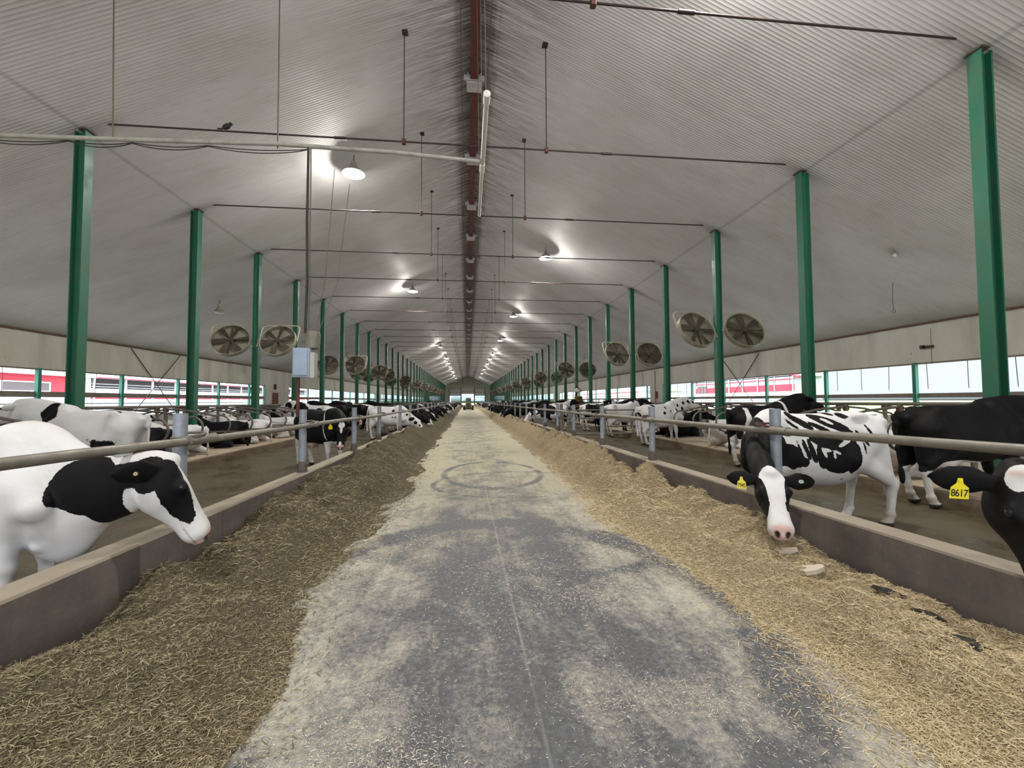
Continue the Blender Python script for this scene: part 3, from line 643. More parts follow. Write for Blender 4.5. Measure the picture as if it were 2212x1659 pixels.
for s in (-1, 1):
    sd = 'left' if s < 0 else 'right'; x0 = SCL - .05 if s < 0 else SCR + .10
    xb = SCL - 4.6 + .1 if s < 0 else SCR + 4.6 - .1
    for row in (0, 1):
        xx = x0 if row == 0 else xb; ss = s if row == 0 else -s; rn = ('alley-side' if row == 0 else 'window-side')
        ys = [COLY0 + BAY*j + q for j in range(-1, 42) for q in (.61, 1.83, 3.05)]
        ys = [y for y in ys if (5.6 if row == 0 else 8) < y < YE-4]
        if s < 0: ys = [y for y in ys if y > (7.0 if row == 0 else 10)]
        near = [y for y in ys if y < (52 if row == 0 else 40)]
        for i, y in enumerate(near):
            lab = f'{ORD[i]} bent pipe stall divider from the near end in the {sd} {rn} row' if i < 16 else f'distant bent pipe stall divider in the {sd} {rn} row, past the sixteenth'
            divider(xx, y, ss, lab, f'stall dividers of the {sd} {rn} row')
        b = MB()
        for y in ys[len(near):]:
            c = (xx + ss*.30, .98)
            b.tube([(xx+ss*1.7, y, 1.44+gz(y)), (xx+ss*.45, y, 1.24+gz(y)), (xx+ss*.03, y, 1.0+gz(y)), (xx+ss*.3, y, .71+gz(y)), (xx+ss*1.7, y, .7+gz(y)), (xx+ss*1.7, y, 1.5+gz(y))], .03, 5)
        tag(b.obj('stall_dividers', M['loop']), f'far run of bent pipe stall dividers in the {sd} {rn} row', 'stall dividers', None, 'stuff')
        xr = xx + ss*1.70
        yy = [ys[0]-1.5] + list(np.arange(ys[0], YE-4, 6.0)) + [YE-3]
        tag(MB().tube([(xr, y, 1.49 + gz(y)) for y in yy], .034, 8).obj('neck_rail', M['loop'], smooth=60), f'long horizontal neck rail pipe over the {sd} {rn} stalls', 'neck rail')

# gate across the right cow alley
g = tag(empty('alley_gate', (CRO, 15.5, gz(15.5))), 'five-bar pipe gate across the right cow alley', 'gate')
for z in (.36, .64, .95, 1.25): MB().tube([(.06, 0, z), (3.2, 0, z)], .026, 8).obj('bar', M['galv'], g, 60)
for x in (.06, 1.7, 3.2): MB().tube([(x, 0, .30), (x, 0, 1.30)], .03, 8).obj('upright', M['galv'], g, 60)
MB().tube([(.02, .1, 0), (.02, .1, 1.5)], .06, 10).obj('hinge_post', M['galv'], g, 60); MB().tube([(3.32, .1, 0), (3.32, .1, 1.5)], .05, 10).obj('latch_post', M['galv'], g, 60)
# cow brush on the third right fan column
cb = tag(empty('cow_brush', (8.34, 30.9, 0)), 'rotating cow brush with dome motor on the third right fan column', 'cow brush')
MB().tube([(-.35, -.1, 3.2), (-.05, -.15, 2.55), (0, -.15, 2.4)], .05, 8).obj('arm', M['galv'], cb, 60)
MB().lathe([(0, 2.45), (.18, 2.43), (.27, 2.33), (.28, 2.15), (0, 2.12)], n=16).obj('motor_dome', M['lampbody'], cb, 50)
MB().box((0, -.02, 1.98), (.16, .16, .3), bev=.02).obj('gearbox', M['white'], cb)
rp = [(.06, .95)]
for k in range(13): rp.append(((.36 if k % 2 else .29) + .03*math.sin(k), .98 + k*.07))
MB().lathe(rp + [(.06, 1.86)], n=22).obj('brush', M['brush'], cb)

# ---------------------------------------------------------------- overhead pipes and cables
yp = 6.95
cd = tag(empty('overhead_conduit', (0, yp, 5.6)), 'dusty horizontal conduit slung across the barn above the left fence', 'conduit')
MB().tube([(-12.5, 0, -.06), (-9.5, 0, -.05), (-7.0, 0, -.02), (-5.45, 0, .02), (-3.03, 0, .09), (-1.2, 0, .06), (.22, 0, -.02)], .034, 10).obj('conduit', M['conduit'], cd, 60)
def sag(p, q, d, n=10): return [(p[0]+(q[0]-p[0])*t, p[1]+(q[1]-p[1])*t, p[2]+(q[2]-p[2])*t - d*4*t*(1-t)) for t in [i/n for i in range(n+1)]]
xs = [(-9.5, -.08), (-7.4, -.05), (-6.1, -.02), (-5.2, .0), (-4.1, .02), (-2.56, .05)]
for q in range(2):
    P = []
    for a, c in zip(xs[:-1], xs[1:]): P += sag((a[0], .035, a[1] - q*.012), (c[0], .035, c[1]-q*.012), .045 + .035*q)[:-1]
    MB().tube(P + [(xs[-1][0], .035, xs[-1][1])], .008, 5).obj('cable', M['cable'], cd)
for x, dy, zt in ((-5.45, .25, 8.16), (-3.03, .55, 9.16)): MB().tube([(x, 0, .02), (x-.25, dy, roof_z(x-.25) - 5.6)], .010, 6).obj('hanger', M['rope'], cd)
dc = tag(empty('drop_cable', (-2.555, yp, 5.66)), 'bundle of black cables dropping from the conduit to the control box', 'cable')
MB().tube([(0, 0, 0), (.0, .0, -.2), (-.01, .01, -1.2), (.01, .0, -2.2), (-.01, .0, -3.02)], .021, 8).obj('cable', M['cable'], dc, 60)
MB().tube([(.03, .02, 0), (.035, .02, -.4), (.03, .03, -1.4), (.05, .02, -2.2), (.03, .02, -3.0)], .010, 6).obj('cable', M['rope'], dc)
cbx = tag(empty('control_box', (-2.6, 6.95, 0)), 'blue grey control box on a rusty pole above the left fence', 'control box')
MB().box((0, 0, 2.16), (.26, .16, .46), bev=.02).obj('case', M['box'], cbx); MB().box((.0, -.095, 2.16), (.21, .03, .40), bev=.01).obj('cover', M['box'], cbx)
MB().box((.17, 0, 2.12), (.08, .14, .40), bev=.01).obj('side_box', M['lampbody'], cbx)
MB().lathe([(.0, 0), (.10, .03), (.115, .12), (.115, .26), (.10, .30), (0, .31)], (.13, .06, 2.37), 14).obj('pulley_motor', M['galv'], cbx, 50)
MB().tube([(-.06, 0, 1.30), (-.06, 0, 1.94)], .028, 8).obj('pole', M['rust'], cbx, 60)
for dx, dy in ((.2, .5), (.32, 1.0)): MB().tube([(.16, .06, 2.5), (dx+.05, dy*.5, 3.6), (dx+.1, dy, 5.6)], .006, 5).obj('cord', M['rope'], cbx)
pv = tag(empty('hanging_pipe', (.262, 0, 0)), 'white plastic pipe hanging lengthwise below the ridge', 'pipe')
MB().tube([(0, 5.42, 5.60), (0, 6.3, 5.58), (0, 7.1, 5.57)], .036, 12).obj('pipe', M['pvc'], pv, 60)
MB().tube([(0, 7.05, 5.57), (-.0, 9.0, 5.57)], .031, 12).obj('pipe', M['pvc'], pv, 60)
MB().lathe([(0, -.10), (.046, -.10), (.048, .0), (.048, .08), (0, .10)], (0, 5.46, 5.60), 14, Matrix.Rotation(PI/2, 4, 'X')).obj('end_cap', M['white'], pv, 60); MB().tube([(0, 6.98, 5.57), (0, 7.22, 5.57)], .043, 12).obj('joint', M['white'], pv, 60)
for y in (5.6, 6.9, 8.6): MB().tube([(0, y, 5.6), (-.05, y+.1, 10.25)], .006, 5).obj('hanger', M['rope'], pv)
bd = tag(empty('small_bird', (-5.18, 9.455, 7.425)), 'small dark bird perched on the second tie rod', 'bird')
MB().lathe([(0, -.10), (.03, -.08), (.055, -.02), (.055, .04), (.035, .09), (0, .11)], (0, 0, .075), 12, Matrix.Rotation(PI/2 - .5, 4, 'Y')).lathe([(0, -.04), (.03, -.025), (.037, 0), (.03, .025), (0, .04)], (.085, 0, .135), 10).obj('body', M['bird'], bd, 60)
MB().box((-.13, 0, .02), (.10, .04, .012)).obj('tail', M['bird'], bd); MB().tube([(.115, 0, .135), (.145, 0, .13)], [.009, .002], 6).obj('beak', M['fdirt'], bd)
for q in (-1, 1): MB().tube([(.0, q*.015, .04), (.005, q*.015, 0)], .004, 5).obj('leg', M['fdirt'], bd)
# braces and fittings on the side walls
for (s, y, n) in ((-1, 22.4, 'left'), (1, 22.45, 'right'), (1, 20.4-40, None)):
    if n is None: continue
    xw = XWL + .05 if s < 0 else XWR - .05
    e = tag(empty('cross_brace', (xw, y, 0)), f'thin crossed steel brace rods on the {n} wall', 'brace')
    MB().tube([(0, -1.6, 4.0), (0, 1.6, .9)], .018, 6).obj('rod', M['rod'], e); MB().tube([(-s*.045, 1.6, 4.0), (-s*.045, -1.6, .9)], .018, 6).obj('rod', M['rod'], e)
d = tag(empty('wall_door', (XWL+.03, 35.4, 0)), 'small red brown door in the left wall between the window runs', 'door', None, 'thing'); MB().box((0, 0, 1.2), (.06, .95, 2.1), bev=.01).obj('leaf', M['reddoor'], d); MB().tube([(.05, .35, 1.1), (.12, .35, 1.1)], .02, 6).obj('handle', M['galv'], d)
e = tag(empty('switch_box', (XWL+.04, 35.3, 2.72)), 'small brown box high on the left wall above the red door', 'box'); MB().box((0, 0, 0), (.08, .3, .42), bev=.015).obj('case', M['rust'], e); MB().box((.05, 0, -.02), (.02, .22, .3)).obj('cover', M['rust'], e)
e = tag(empty('fire_box', (XWR-.05, 33.2, 1.95)), 'small red box on the right wall pier', 'box'); MB().box((0, 0, 0), (.1, .34, .55), bev=.015).obj('case', M['reddoor'], e); MB().tube([(0, .22, -.9), (0, .22, 2.0)], .03, 6).obj('pipe', M['galv'], e)
e = tag(empty('ceiling_sensor', (12.0, 10.46, roof_z(12)-.0)), 'small dark fitting on the sloping roof above the right stalls', 'fitting'); MB().lathe([(0, -.16), (.06, -.15), (.09, -.08), (.05, .0), (0, .0)], n=12).obj('body', M['lampbody'], e, 50); MB().tube([(0, 0, -.04), (-.25, -.1, .06)], .03, 6).obj('bracket', M['lampbody'], e)
e = tag(empty('roof_cord', (13.2, 11.6, 0)), 'thin cord hanging from the roof near the right wall', 'cord'); MB().tube([(0, 0, roof_z(13.2)), (.02, .05, 4.6), (0, .0, 4.3)], .008, 5).obj('strand', M['rope'], e); MB().tube([(.05*math.cos(k*PI/5), 0, 4.26+.05*math.sin(k*PI/5)) for k in range(10)], .009, 5, closed=True).obj('ring', M['galv'], e)
e = tag(empty('rope_bracket', (XWR-.06, 12.6, 3.3)), 'small dark bracket with cord on the right wall', 'bracket'); MB().box((0, 0, 0), (.06, .35, .07)).box((-.04, .12, 0), (.1, .1, .12)).obj('arm', M['rod'], e); MB().tube([(-.03, -.15, .6), (-.03, -.15, -.6)], .008, 5).obj('cord', M['rope'], e)

# ---------------------------------------------------------------- skid steer far down the alley
sk = tag(empty('skid_steer', (.22, 75.2, gz(75))), 'dusty yellow skid steer far down the feed alley', 'loader')
MB().prism([(-.55, .35), (.55, .35), (.6, .9), (.5, 1.35), (-.5, 1.35), (-.6, .9)], 'y', .0, 2.0).obj('body', M['skid'], sk)
MB().box((0, -.04, .85), (.8, .1, .75), bev=.03).obj('rear_grille', M['darkpost'], sk)
MB().box((0, 1.0, 1.72), (.86, .9, .75), bev=.03).obj('cab', M['glass'], sk); MB().box((0, 1.0, 2.12), (.95, 1.0, .07)).obj('cab_roof', M['skid'], sk)
for x in (-.42, .42): MB().box((x, .56, 1.7), (.07, .07, .8)).obj('cab_post', M['darkpost'], sk); MB().box((x*1.15, -.06, 1.1), (.13, .06, .13)).obj('tail_light', M['white'], sk)
for x in (-.78, .78):
    for y in (.45, 1.6):
        w = MB().lathe([(.16, -.16), (.40, -.15), (.43, -.10), (.43, .10), (.40, .15), (.16, .16)], n=18, M=Matrix.Rotation(PI/2, 4, 'Y')).obj('wheel', M['tyre'], sk, 50, (x, y, .43))
        MB().lathe([(0, -.12), (.17, -.12), (.17, .12), (0, .12)], n=12, M=Matrix.Rotation(PI/2, 4, 'Y')).obj('rim', M['skid'], w)
MB().box((0, 2.35, .35), (1.9, .6, .5), bev=.05).obj('bucket', M['skid'], sk)
# ---------------------------------------------------------------- feed along both curbs
rng = np.random.default_rng(5)
_T = rng.random((256, 256))
def vnoise(x, y, f, o=4, g=.55):
    s = 0; a = 1; tot = 0
    for _ in range(o):
        X = np.asarray(x)*f + 37.1*_; Y = np.asarray(y)*f + 11.7*_
        i = np.floor(X).astype(int); j = np.floor(Y).astype(int); u = X-i; v = Y-j; u = u*u*(3-2*u); v = v*v*(3-2*v)
        A = _T[i % 256, j % 256]; B = _T[(i+1) % 256, j % 256]; C = _T[i % 256, (j+1) % 256]; D = _T[(i+1) % 256, (j+1) % 256]
        s = s + a*((A*(1-u)+B*u)*(1-v) + (C*(1-u)+D*u)*v); tot += a; a *= g; f *= 2
    return s/tot
HL = ([-9, 2.5, 3.4, 4.07, 5.3, 7.6, 11, 16, 30], [.09, .09, .105, .135, .26, .36, .42, .36, .34])
HR = ([-9, 2.2, 2.6, 3.14, 3.6, 4.2, 5.2, 6.8, 10, 16, 30], [.13, .12, .12, .08, .15, .19, .17, .12, .22, .26, .25])
EL = ([-9, 1.9, 2.4, 3.7, 5.1, 8.2, 11.4, 50], [-1.22, -1.24, -1.22, -1.38, -1.28, -1.08, -1.22, -1.28])
ER = ([-9, 1.6, 2.1, 2.74, 3.96, 5.3, 7.5, 10, 50], [2.12, 2.10, 2.12, 2.12, 2.12, 1.86, 1.95, 2.06, 2.14])
def feed_h(x, y, s):
    x = np.asarray(x, float); y = np.asarray(y, float)
    if s < 0: c, e, h = CLI, np.interp(y, *EL), np.interp(y, *HL)
    else: c, e, h = CRI, np.interp(y, *ER), np.interp(y, *HR)
    e = e + (vnoise(y, y*0 + s*3, .9, 3) - .5)*.35*(-s)
    q = (x - c)/(e - c)                                     # 0 at the curb, 1 at the edge of the pile
    lump = vnoise(x, y, 2.3 if s > 0 else 1.7, 4, .5); l2 = vnoise(x+5, y, 7, 3)
    bulge = (.20 if s > 0 else .17)*np.interp(y, [2, 5.5], [.5, 1])*np.sin(PI*np.clip(q, 0, 1)**.8)
    z = h*(1 - np.clip(q, 0, 1)**1.6) + bulge*(.35 + 1.1*lump) + (lump - .5)*.28*np.clip(1.15-q, 0, 1) + (l2-.5)*.09*np.clip(1.3-q, 0, 1)
    if s > 0:
        cl = np.clip((vnoise(x*1.0, y, 3.2, 2) - .55)*5, 0, 1)*np.interp(y, [4.6, 6.5, 20], [0, .20, .20]); z = z + cl*np.clip(1.1-q, 0, 1)*np.clip(q*4+.5, 0, 1)
    else:
        z = z + (vnoise(x, y, 4.2, 3) - .5)*.15*np.interp(y, [3, 7], [.3, 1.2])*np.clip(1.1-q, 0, 1)
    rg = 1 - np.abs(2*vnoise(x+9, y, 4.6 if s > 0 else 3.6, 3, .5) - 1)
    z = z + (rg - .72)*(.26 if s > 0 else .20)*np.interp(y, [3.6, 6], [.15, 1])*np.clip(1.15-q, 0, 1)*np.clip(q*5+.25, 0, 1)
    z = z*np.clip((1.12 - q)*2.6, 0, 1)**1.4
    z = np.where(q > 1.12, -.02, np.maximum(z, -.02))
    return z
GZ = lambda y: np.interp(y, [-20, 2, 4.5, 7.6, 10, 20, 50], [0, 0, -.03, -.055, -.07, -.10, -.14])
def feed_mesh(s):
    yy = [0.6]; 
    while yy[-1] < YE-3: yy.append(yy[-1] + max(.022, yy[-1]*.0065 if yy[-1] < 16 else yy[-1]*.012))
    yy = np.array(yy); n = 58; u = np.linspace(0, 1, n)
    c = CLI + .004 if s < 0 else CRI - .004; far = -.75 if s < 0 else 1.45
    X = c + (far - c)*u[None, :] + 0*yy[:, None]; Y = yy[:, None] + 0*X
    X = X + np.where((u > 0) & (u < 1), 1, 0)[None, :]*(vnoise(X, Y, 11, 2) - .5)*.03
    Z = feed_h(X, Y, s) + GZ(Y)
    Z = Z + (vnoise(X, Y, 24, 2) - .5)*.035*np.clip(Z - GZ(Y), 0, .1)*10*.8
    V = np.stack([X, Y, Z], -1).reshape(-1, 3); m = len(yy); I = np.arange(m*n).reshape(m, n)
    F = np.stack([I[:-1, :-1], I[:-1, 1:], I[1:, 1:], I[1:, :-1]], -1).reshape(-1, 4)
    if s > 0: F = F[:, ::-1]
    zz = V[F].mean(1)[:, 2] - GZ(V[F].mean(1)[:, 1]); F = F[zz > -.012]
    me = npmesh('feed_pile', V, F, True, [M['feedL'] if s < 0 else M['feedR']]); o = link(bpy.data.objects.new('feed_pile', me))
    return tag(o, 'olive brown chopped feed heaped along the left curb' if s < 0 else 'golden chopped feed heaped along the right curb', 'feed', None, 'stuff')
feed_mesh(-1); feed_mesh(1)
def stems(name, P, L, W, mt, label, tilt=.35, ex=1.3):
    """little three-sided stems lying about"""
    n = len(P); a = rng.random(n)*2*PI; t = (rng.random(n) - .5)*2*tilt
    d = np.stack([np.cos(a)*np.cos(t), np.sin(a)*np.cos(t), np.sin(t)], 1); sd = np.stack([-np.sin(a), np.cos(a), 0*a], 1); up = np.cross(d, sd)
    bend = (rng.random(n) - .5)*.5
    V = np.zeros((n, 9, 3), np.float32); tri = [(-1, 0), (1, 0), (0, 1.0)]
    for k, q in enumerate((-.5, 0, .5)):
        c = P + d*(q*L)[:, None] + sd*((q*q)*bend*L)[:, None]
        for j, (u, w) in enumerate(tri): V[:, k*3+j] = c + (sd*u + up*w)*(W*(1 if k == 1 else .6))[:, None]
    f = []
    for k in (0, 1):
        for j in range(3): f.append((k*3+j, k*3+(j+1) % 3, k*3+3+(j+1) % 3, k*3+3+j))
    F = (np.array(f)[None] + (np.arange(n)*9)[:, None, None]).reshape(-1, 4)
    me = npmesh(name, V.reshape(-1, 3), F, False, [mt]); at = me.attributes.new('tint', 'FLOAT', 'POINT'); at.data.foreach_set('value', np.repeat(rng.random(n)**ex, 9).astype(np.float32))
    o = link(bpy.data.objects.new(name, me)); return tag(o, label, 'chopped stems', None, 'stuff')
def near_y(n, a, b): # denser close by
    u = rng.random(n); return 1/((1/a) + u*((1/b) - (1/a)))
for s, n in ((-1, 62000), (1, 66000)):
    y = near_y(n, 1.5, 13); c, far = (CLI+.02, -.75) if s < 0 else (CRI-.02, 1.5)
    x = c + (far - c)*rng.random(n); z = feed_h(x, y, s); ed = np.interp(y, *(EL if s < 0 else ER)); off = (x - ed)*(-s)
    k = (z > .0) | (rng.random(n) < np.exp(-np.maximum(off, 0)/.16)*.8); x, y, z = x[k], y[k], np.maximum(z[k], .001)
    sc = np.clip(y/4.0, .8, 1.5)
    L = (.016 + .075*rng.random(len(x))**2.6)*sc; Wd = (.0013 + .0019*rng.random(len(x)))*sc
    stems('chopped_stems', np.stack([x, y, z + GZ(y) + .004], 1), L, Wd, M['strawL'] if s < 0 else M['strawR'], 'pale stems lying on the olive brown feed pile' if s < 0 else 'pale stems lying on the golden feed pile', .5, 2.6 if s < 0 else 1.2)
n = 90000; y = near_y(n, 1.35, 8); x = -1.35 + 3.6*rng.random(n)
den = vnoise(x*1.2+3, y*.8, 1.3, 4); edge = np.clip((np.abs(x - .35) - .75)*1.0, 0, .6)
patch = np.exp(-(((x+.35)/.28)**2 + ((y-1.75)/.30)**2)) + .8*np.exp(-(((x-.95)/.35)**2 + ((y-3.3)/.18)**2)) + .6*np.exp(-(((x-1.0)/.5)**2 + ((y-2.15)/.14)**2))
k = rng.random(n) < np.clip((den - .47)*1.5 + edge*.55 + patch*1.3 + .03, .03, 1); x, y = x[k], y[k]
sc = np.clip(y/3.5, .7, 1.5); L = (.005 + .034*rng.random(len(x))**3)*sc; Wd = (.0010 + .0016*rng.random(len(x)))*sc
stems('loose_chaff', np.stack([x, y, GZ(y) + .002], 1), L, Wd, M['strawF'], 'loose pale chaff scattered over the near alley floor', .06)
# dark wet clumps and pale stones in the right pile
for i, (x, y, w, lab) in enumerate(((2.86, 2.62, .12, 'dark wet clump in the right feed pile nearest the pale stones'), (2.84, 2.36, .10, 'dark wet clump in the right feed pile, middle of three'), (2.74, 2.08, .13, 'dark wet clump in the right feed pile nearest the frame edge'))):
    V = []; F = []; n = 14; m = 5
    for k in range(m):
        for j in range(n):
            t = 2*PI*j/n; rr_ = w*(1 - (k/(m-1))**2*.85)*(.55 + .5*R.random())
            V.append((rr_*math.cos(t)*.45, rr_*math.sin(t), .028*k/(m-1) - .008 + R.uniform(-.003, .003)))
    for k in range(m-1):
        for j in range(n): F.append((k*n+j, k*n+(j+1) % n, (k+1)*n+(j+1) % n, (k+1)*n+j))
    F.append(tuple((m-1)*n + j for j in range(n)))
    o = link(bpy.data.objects.new('wet_clump', npmesh('wet_clump', V, F, False, [M['fdirt']]))); o.location = (x, y, float(feed_h(x, y, 1)) + gz(y)); o.rotation_euler.z = .35; tag(o, lab, 'clump', 'dark clumps in the right feed')
for i, (x, y, a, lab) in enumerate(((2.80, 3.22, .13, 'larger pale flat stone in the right feed pile'), (2.84, 3.55, .10, 'smaller pale flat stone in the right feed pile'))):
    P = [(a*(.8+.3*math.sin(k*2.1+i))*math.cos(2*PI*k/9), .55*a*(.9+.2*math.cos(k*1.3))*math.sin(2*PI*k/9)) for k in range(9)]
    b = MB(); b.prism(P, 'z', -.03, .004); o = b.obj('flat_stone', M['stone'], loc=(x, y, float(feed_h(x, y, 1)) + gz(y) + .008)); o.rotation_euler = (.05, -.22, -.4); tag(o, lab, 'stone')
# ---------------------------------------------------------------- cows
def smin(a, b, k):
    h = np.maximum(k - np.abs(a - b), 0.0) / k
    return np.minimum(a, b) - h * h * k * 0.25

class Field:
    """signed distance field on a voxel grid; every shape is melted in locally"""
    def __init__(s, lo, hi, vox):
        s.lo = np.array(lo, float); s.v = vox
        s.n = np.ceil((np.array(hi, float) - s.lo) / vox).astype(int) + 1
        s.d = np.full(s.n, 0.5, np.float32)
    def win(s, lo, hi):
        a = np.clip(np.floor((np.array(lo) - s.lo) / s.v).astype(int), 0, s.n - 1)
        b = np.clip(np.ceil((np.array(hi) - s.lo) / s.v).astype(int) + 1, 1, s.n)
        ax = [(s.lo[i] + s.v * np.arange(a[i], b[i])).astype(np.float32) for i in range(3)]
        return tuple(slice(a[i], b[i]) for i in range(3)), ax[0][:, None, None], ax[1][None, :, None], ax[2][None, None, :]
    def add(s, sl, dd, k): s.d[sl] = smin(s.d[sl], dd, k)
    def sub(s, c, r, k=0.01):
        c = np.array(c); sl, x, y, z = s.win(c - 2*r - k, c + 2*r + k)
        dd = np.sqrt((x-c[0])**2 + (y-c[1])**2 + (z-c[2])**2) - r
        s.d[sl] = -smin(-s.d[sl], dd, k)
    def ell(s, c, r, k=0.05, ax=None):
        c = np.array(c, float); r = np.array(r, float); m = r.max() + k + .06
        sl, x, y, z = s.win(c - m, c + m); p = (x-c[0], y-c[1], z-c[2])
        if ax is not None: p = tuple(p[0]*a[0] + p[1]*a[1] + p[2]*a[2] for a in ax)
        q = np.sqrt((p[0]/r[0])**2 + (p[1]/r[1])**2 + (p[2]/r[2])**2)
        s.add(sl, (q - 1) * r.min(), k)
    def bone(s, a, b, ra, rb, k=0.04, side=None, flat=1.0):
        """round cone a->b; with side given the radius across 'side' is multiplied by flat"""
        a = np.array(a, float); b = np.array(b, float); m = max(ra, rb) * max(1, flat) + k + .05
        sl, x, y, z = s.win(np.minimum(a, b) - m, np.maximum(a, b) + m)
        ab = b - a; L2 = max((ab**2).sum(), 1e-9)
        px, py, pz = x - a[0], y - a[1], z - a[2]
        t = np.clip((px*ab[0] + py*ab[1] + pz*ab[2]) / L2, 0, 1)
        dx, dy, dz = px - t*ab[0], py - t*ab[1], pz - t*ab[2]
        r = ra + (rb - ra) * t
        if side is None: dd = np.sqrt(dx*dx + dy*dy + dz*dz) - r
        else:
            sd = np.array(side, float); sd /= np.linalg.norm(sd)
            u = dx*sd[0] + dy*sd[1] + dz*sd[2]
            w2 = np.maximum(dx*dx + dy*dy + dz*dz - u*u, 0)
            dd = (np.sqrt((u/flat)**2 + w2) / r - 1) * r * min(1, flat)
        s.add(sl, dd, k)
    def loft(s, O, f, l, u, secs, k=0.05, p=2.2, pear=0.0):
        """sections (t, half width, top, bottom) along axis f from O; l = sideways, u = up"""
        O, f, l, u = (np.array(v, float) for v in (O, f, l, u)); S = np.array(secs, float)
        tt = np.linspace(S[0, 0], S[-1, 0], 60); D = np.gradient(S, axis=0) / np.gradient(S[:, 0])[:, None]
        j = np.clip(np.searchsorted(S[:, 0], tt, side='right') - 1, 0, len(S) - 2); hh = S[j+1, 0] - S[j, 0]; q = (tt - S[j, 0]) / hh
        S = ((2*q**3 - 3*q**2 + 1)[:, None]*S[j] + ((q**3 - 2*q**2 + q)*hh)[:, None]*D[j] + (3*q**2 - 2*q**3)[:, None]*S[j+1] + ((q**3 - q**2)*hh)[:, None]*D[j+1])
        pts = [O + f*t + l*sx*w + u*h for t, w, a, b in secs for sx in (-1, 1) for h in (a, b)]
        m = k + .06; sl, x, y, z = s.win(np.min(pts, 0) - m, np.max(pts, 0) + m)
        q = (x-O[0], y-O[1], z-O[2])
        T, Y, Z = (q[0]*v[0] + q[1]*v[1] + q[2]*v[2] for v in (f, l, u))
        T = np.broadcast_to(T, np.broadcast(T, Y, Z).shape)
        W, A, B = (np.interp(T, S[:, 0], S[:, i]).astype(np.float32) for i in (1, 2, 3))
        zc, h = (A + B) / 2, (A - B) / 2
        rz = (Z - zc) / h
        W = W * (1 - pear * np.clip(rz, -1, 1))
        r = (np.abs(Y / W)**p + np.abs(rz)**p)**(1.0 / p)
        dd = (r - 1) * np.minimum(W, h)
        ex = np.maximum(S[0, 0] - T, T - S[-1, 0])
        dd = np.where(ex > 0, np.sqrt(np.maximum(dd + .03, 0)**2 + ex**2) - .03, np.maximum(dd, ex))
        s.add(sl, dd.astype(np.float32), k)
    def mesh(s):
        d = s.d; ins = d < 0
        c = sum(ins[i:ins.shape[0]-1+i, j:ins.shape[1]-1+j, k:ins.shape[2]-1+k].astype(np.int8) for i in (0,1) for j in (0,1) for k in (0,1))
        cell = (c > 0) & (c < 8); idx = np.full(cell.shape, -1, np.int64); I = np.argwhere(cell); idx[cell] = np.arange(len(I))
        acc = np.zeros((len(I), 3)); cnt = np.zeros(len(I))
        corners = [(i, j, k) for i in (0,1) for j in (0,1) for k in (0,1)]
        for a in corners:
            for ax in range(3):
                if a[ax]: continue
                b = list(a); b[ax] = 1
                da = d[I[:,0]+a[0], I[:,1]+a[1], I[:,2]+a[2]]; db = d[I[:,0]+b[0], I[:,1]+b[1], I[:,2]+b[2]]
                m = (da < 0) != (db < 0); t = np.where(m, da / np.where(m, da - db, 1), 0)
                P = np.tile(np.array(a, float), (len(I), 1)); P[:, ax] += t
                acc[m] += P[m]; cnt[m] += 1
        V = s.lo + (I + acc / cnt[:, None]) * s.v
        F = []
        for ax in range(3):
            o1, o2 = [(1, 2), (2, 0), (0, 1)][ax]
            sh = list(d.shape); sh[ax] -= 1
            A = ins[tuple(slice(0, n) for n in sh)]; sl = [slice(0, None)]*3; sl[ax] = slice(1, None); Bm = ins[tuple(sl)]
            E = np.argwhere(A != Bm); E = E[(E[:, o1] > 0) & (E[:, o2] > 0) & (E[:, o1] < cell.shape[o1]) & (E[:, o2] < cell.shape[o2])]
            flip = A[E[:,0], E[:,1], E[:,2]]
            q = []
            for s1, s2 in ((1, 1), (0, 1), (0, 0), (1, 0)):
                G = E.copy(); G[:, o1] -= s1; G[:, o2] -= s2; q.append(idx[G[:,0], G[:,1], G[:,2]])
            q = np.stack(q, 1); q[~flip] = q[~flip][:, ::-1]; F.append(q)
        F = np.concatenate(F); F = F[(F >= 0).all(1)]
        # one light smoothing pass
        for lam in (.5, -.3):
            su = np.zeros_like(V); n = np.zeros(len(V))
            for a, b in ((0,1),(1,2),(2,3),(3,0)):
                for p, q in ((a,b),(b,a)):
                    for c3 in range(3): su[:, c3] += np.bincount(F[:, p], V[F[:, q], c3], len(V))
                    n += np.bincount(F[:, p], minlength=len(V))
            V = V + lam * (su / np.maximum(n, 1)[:, None] - V)
        return V, F

def nrm(v): v = np.array(v, float); return v / np.linalg.norm(v)

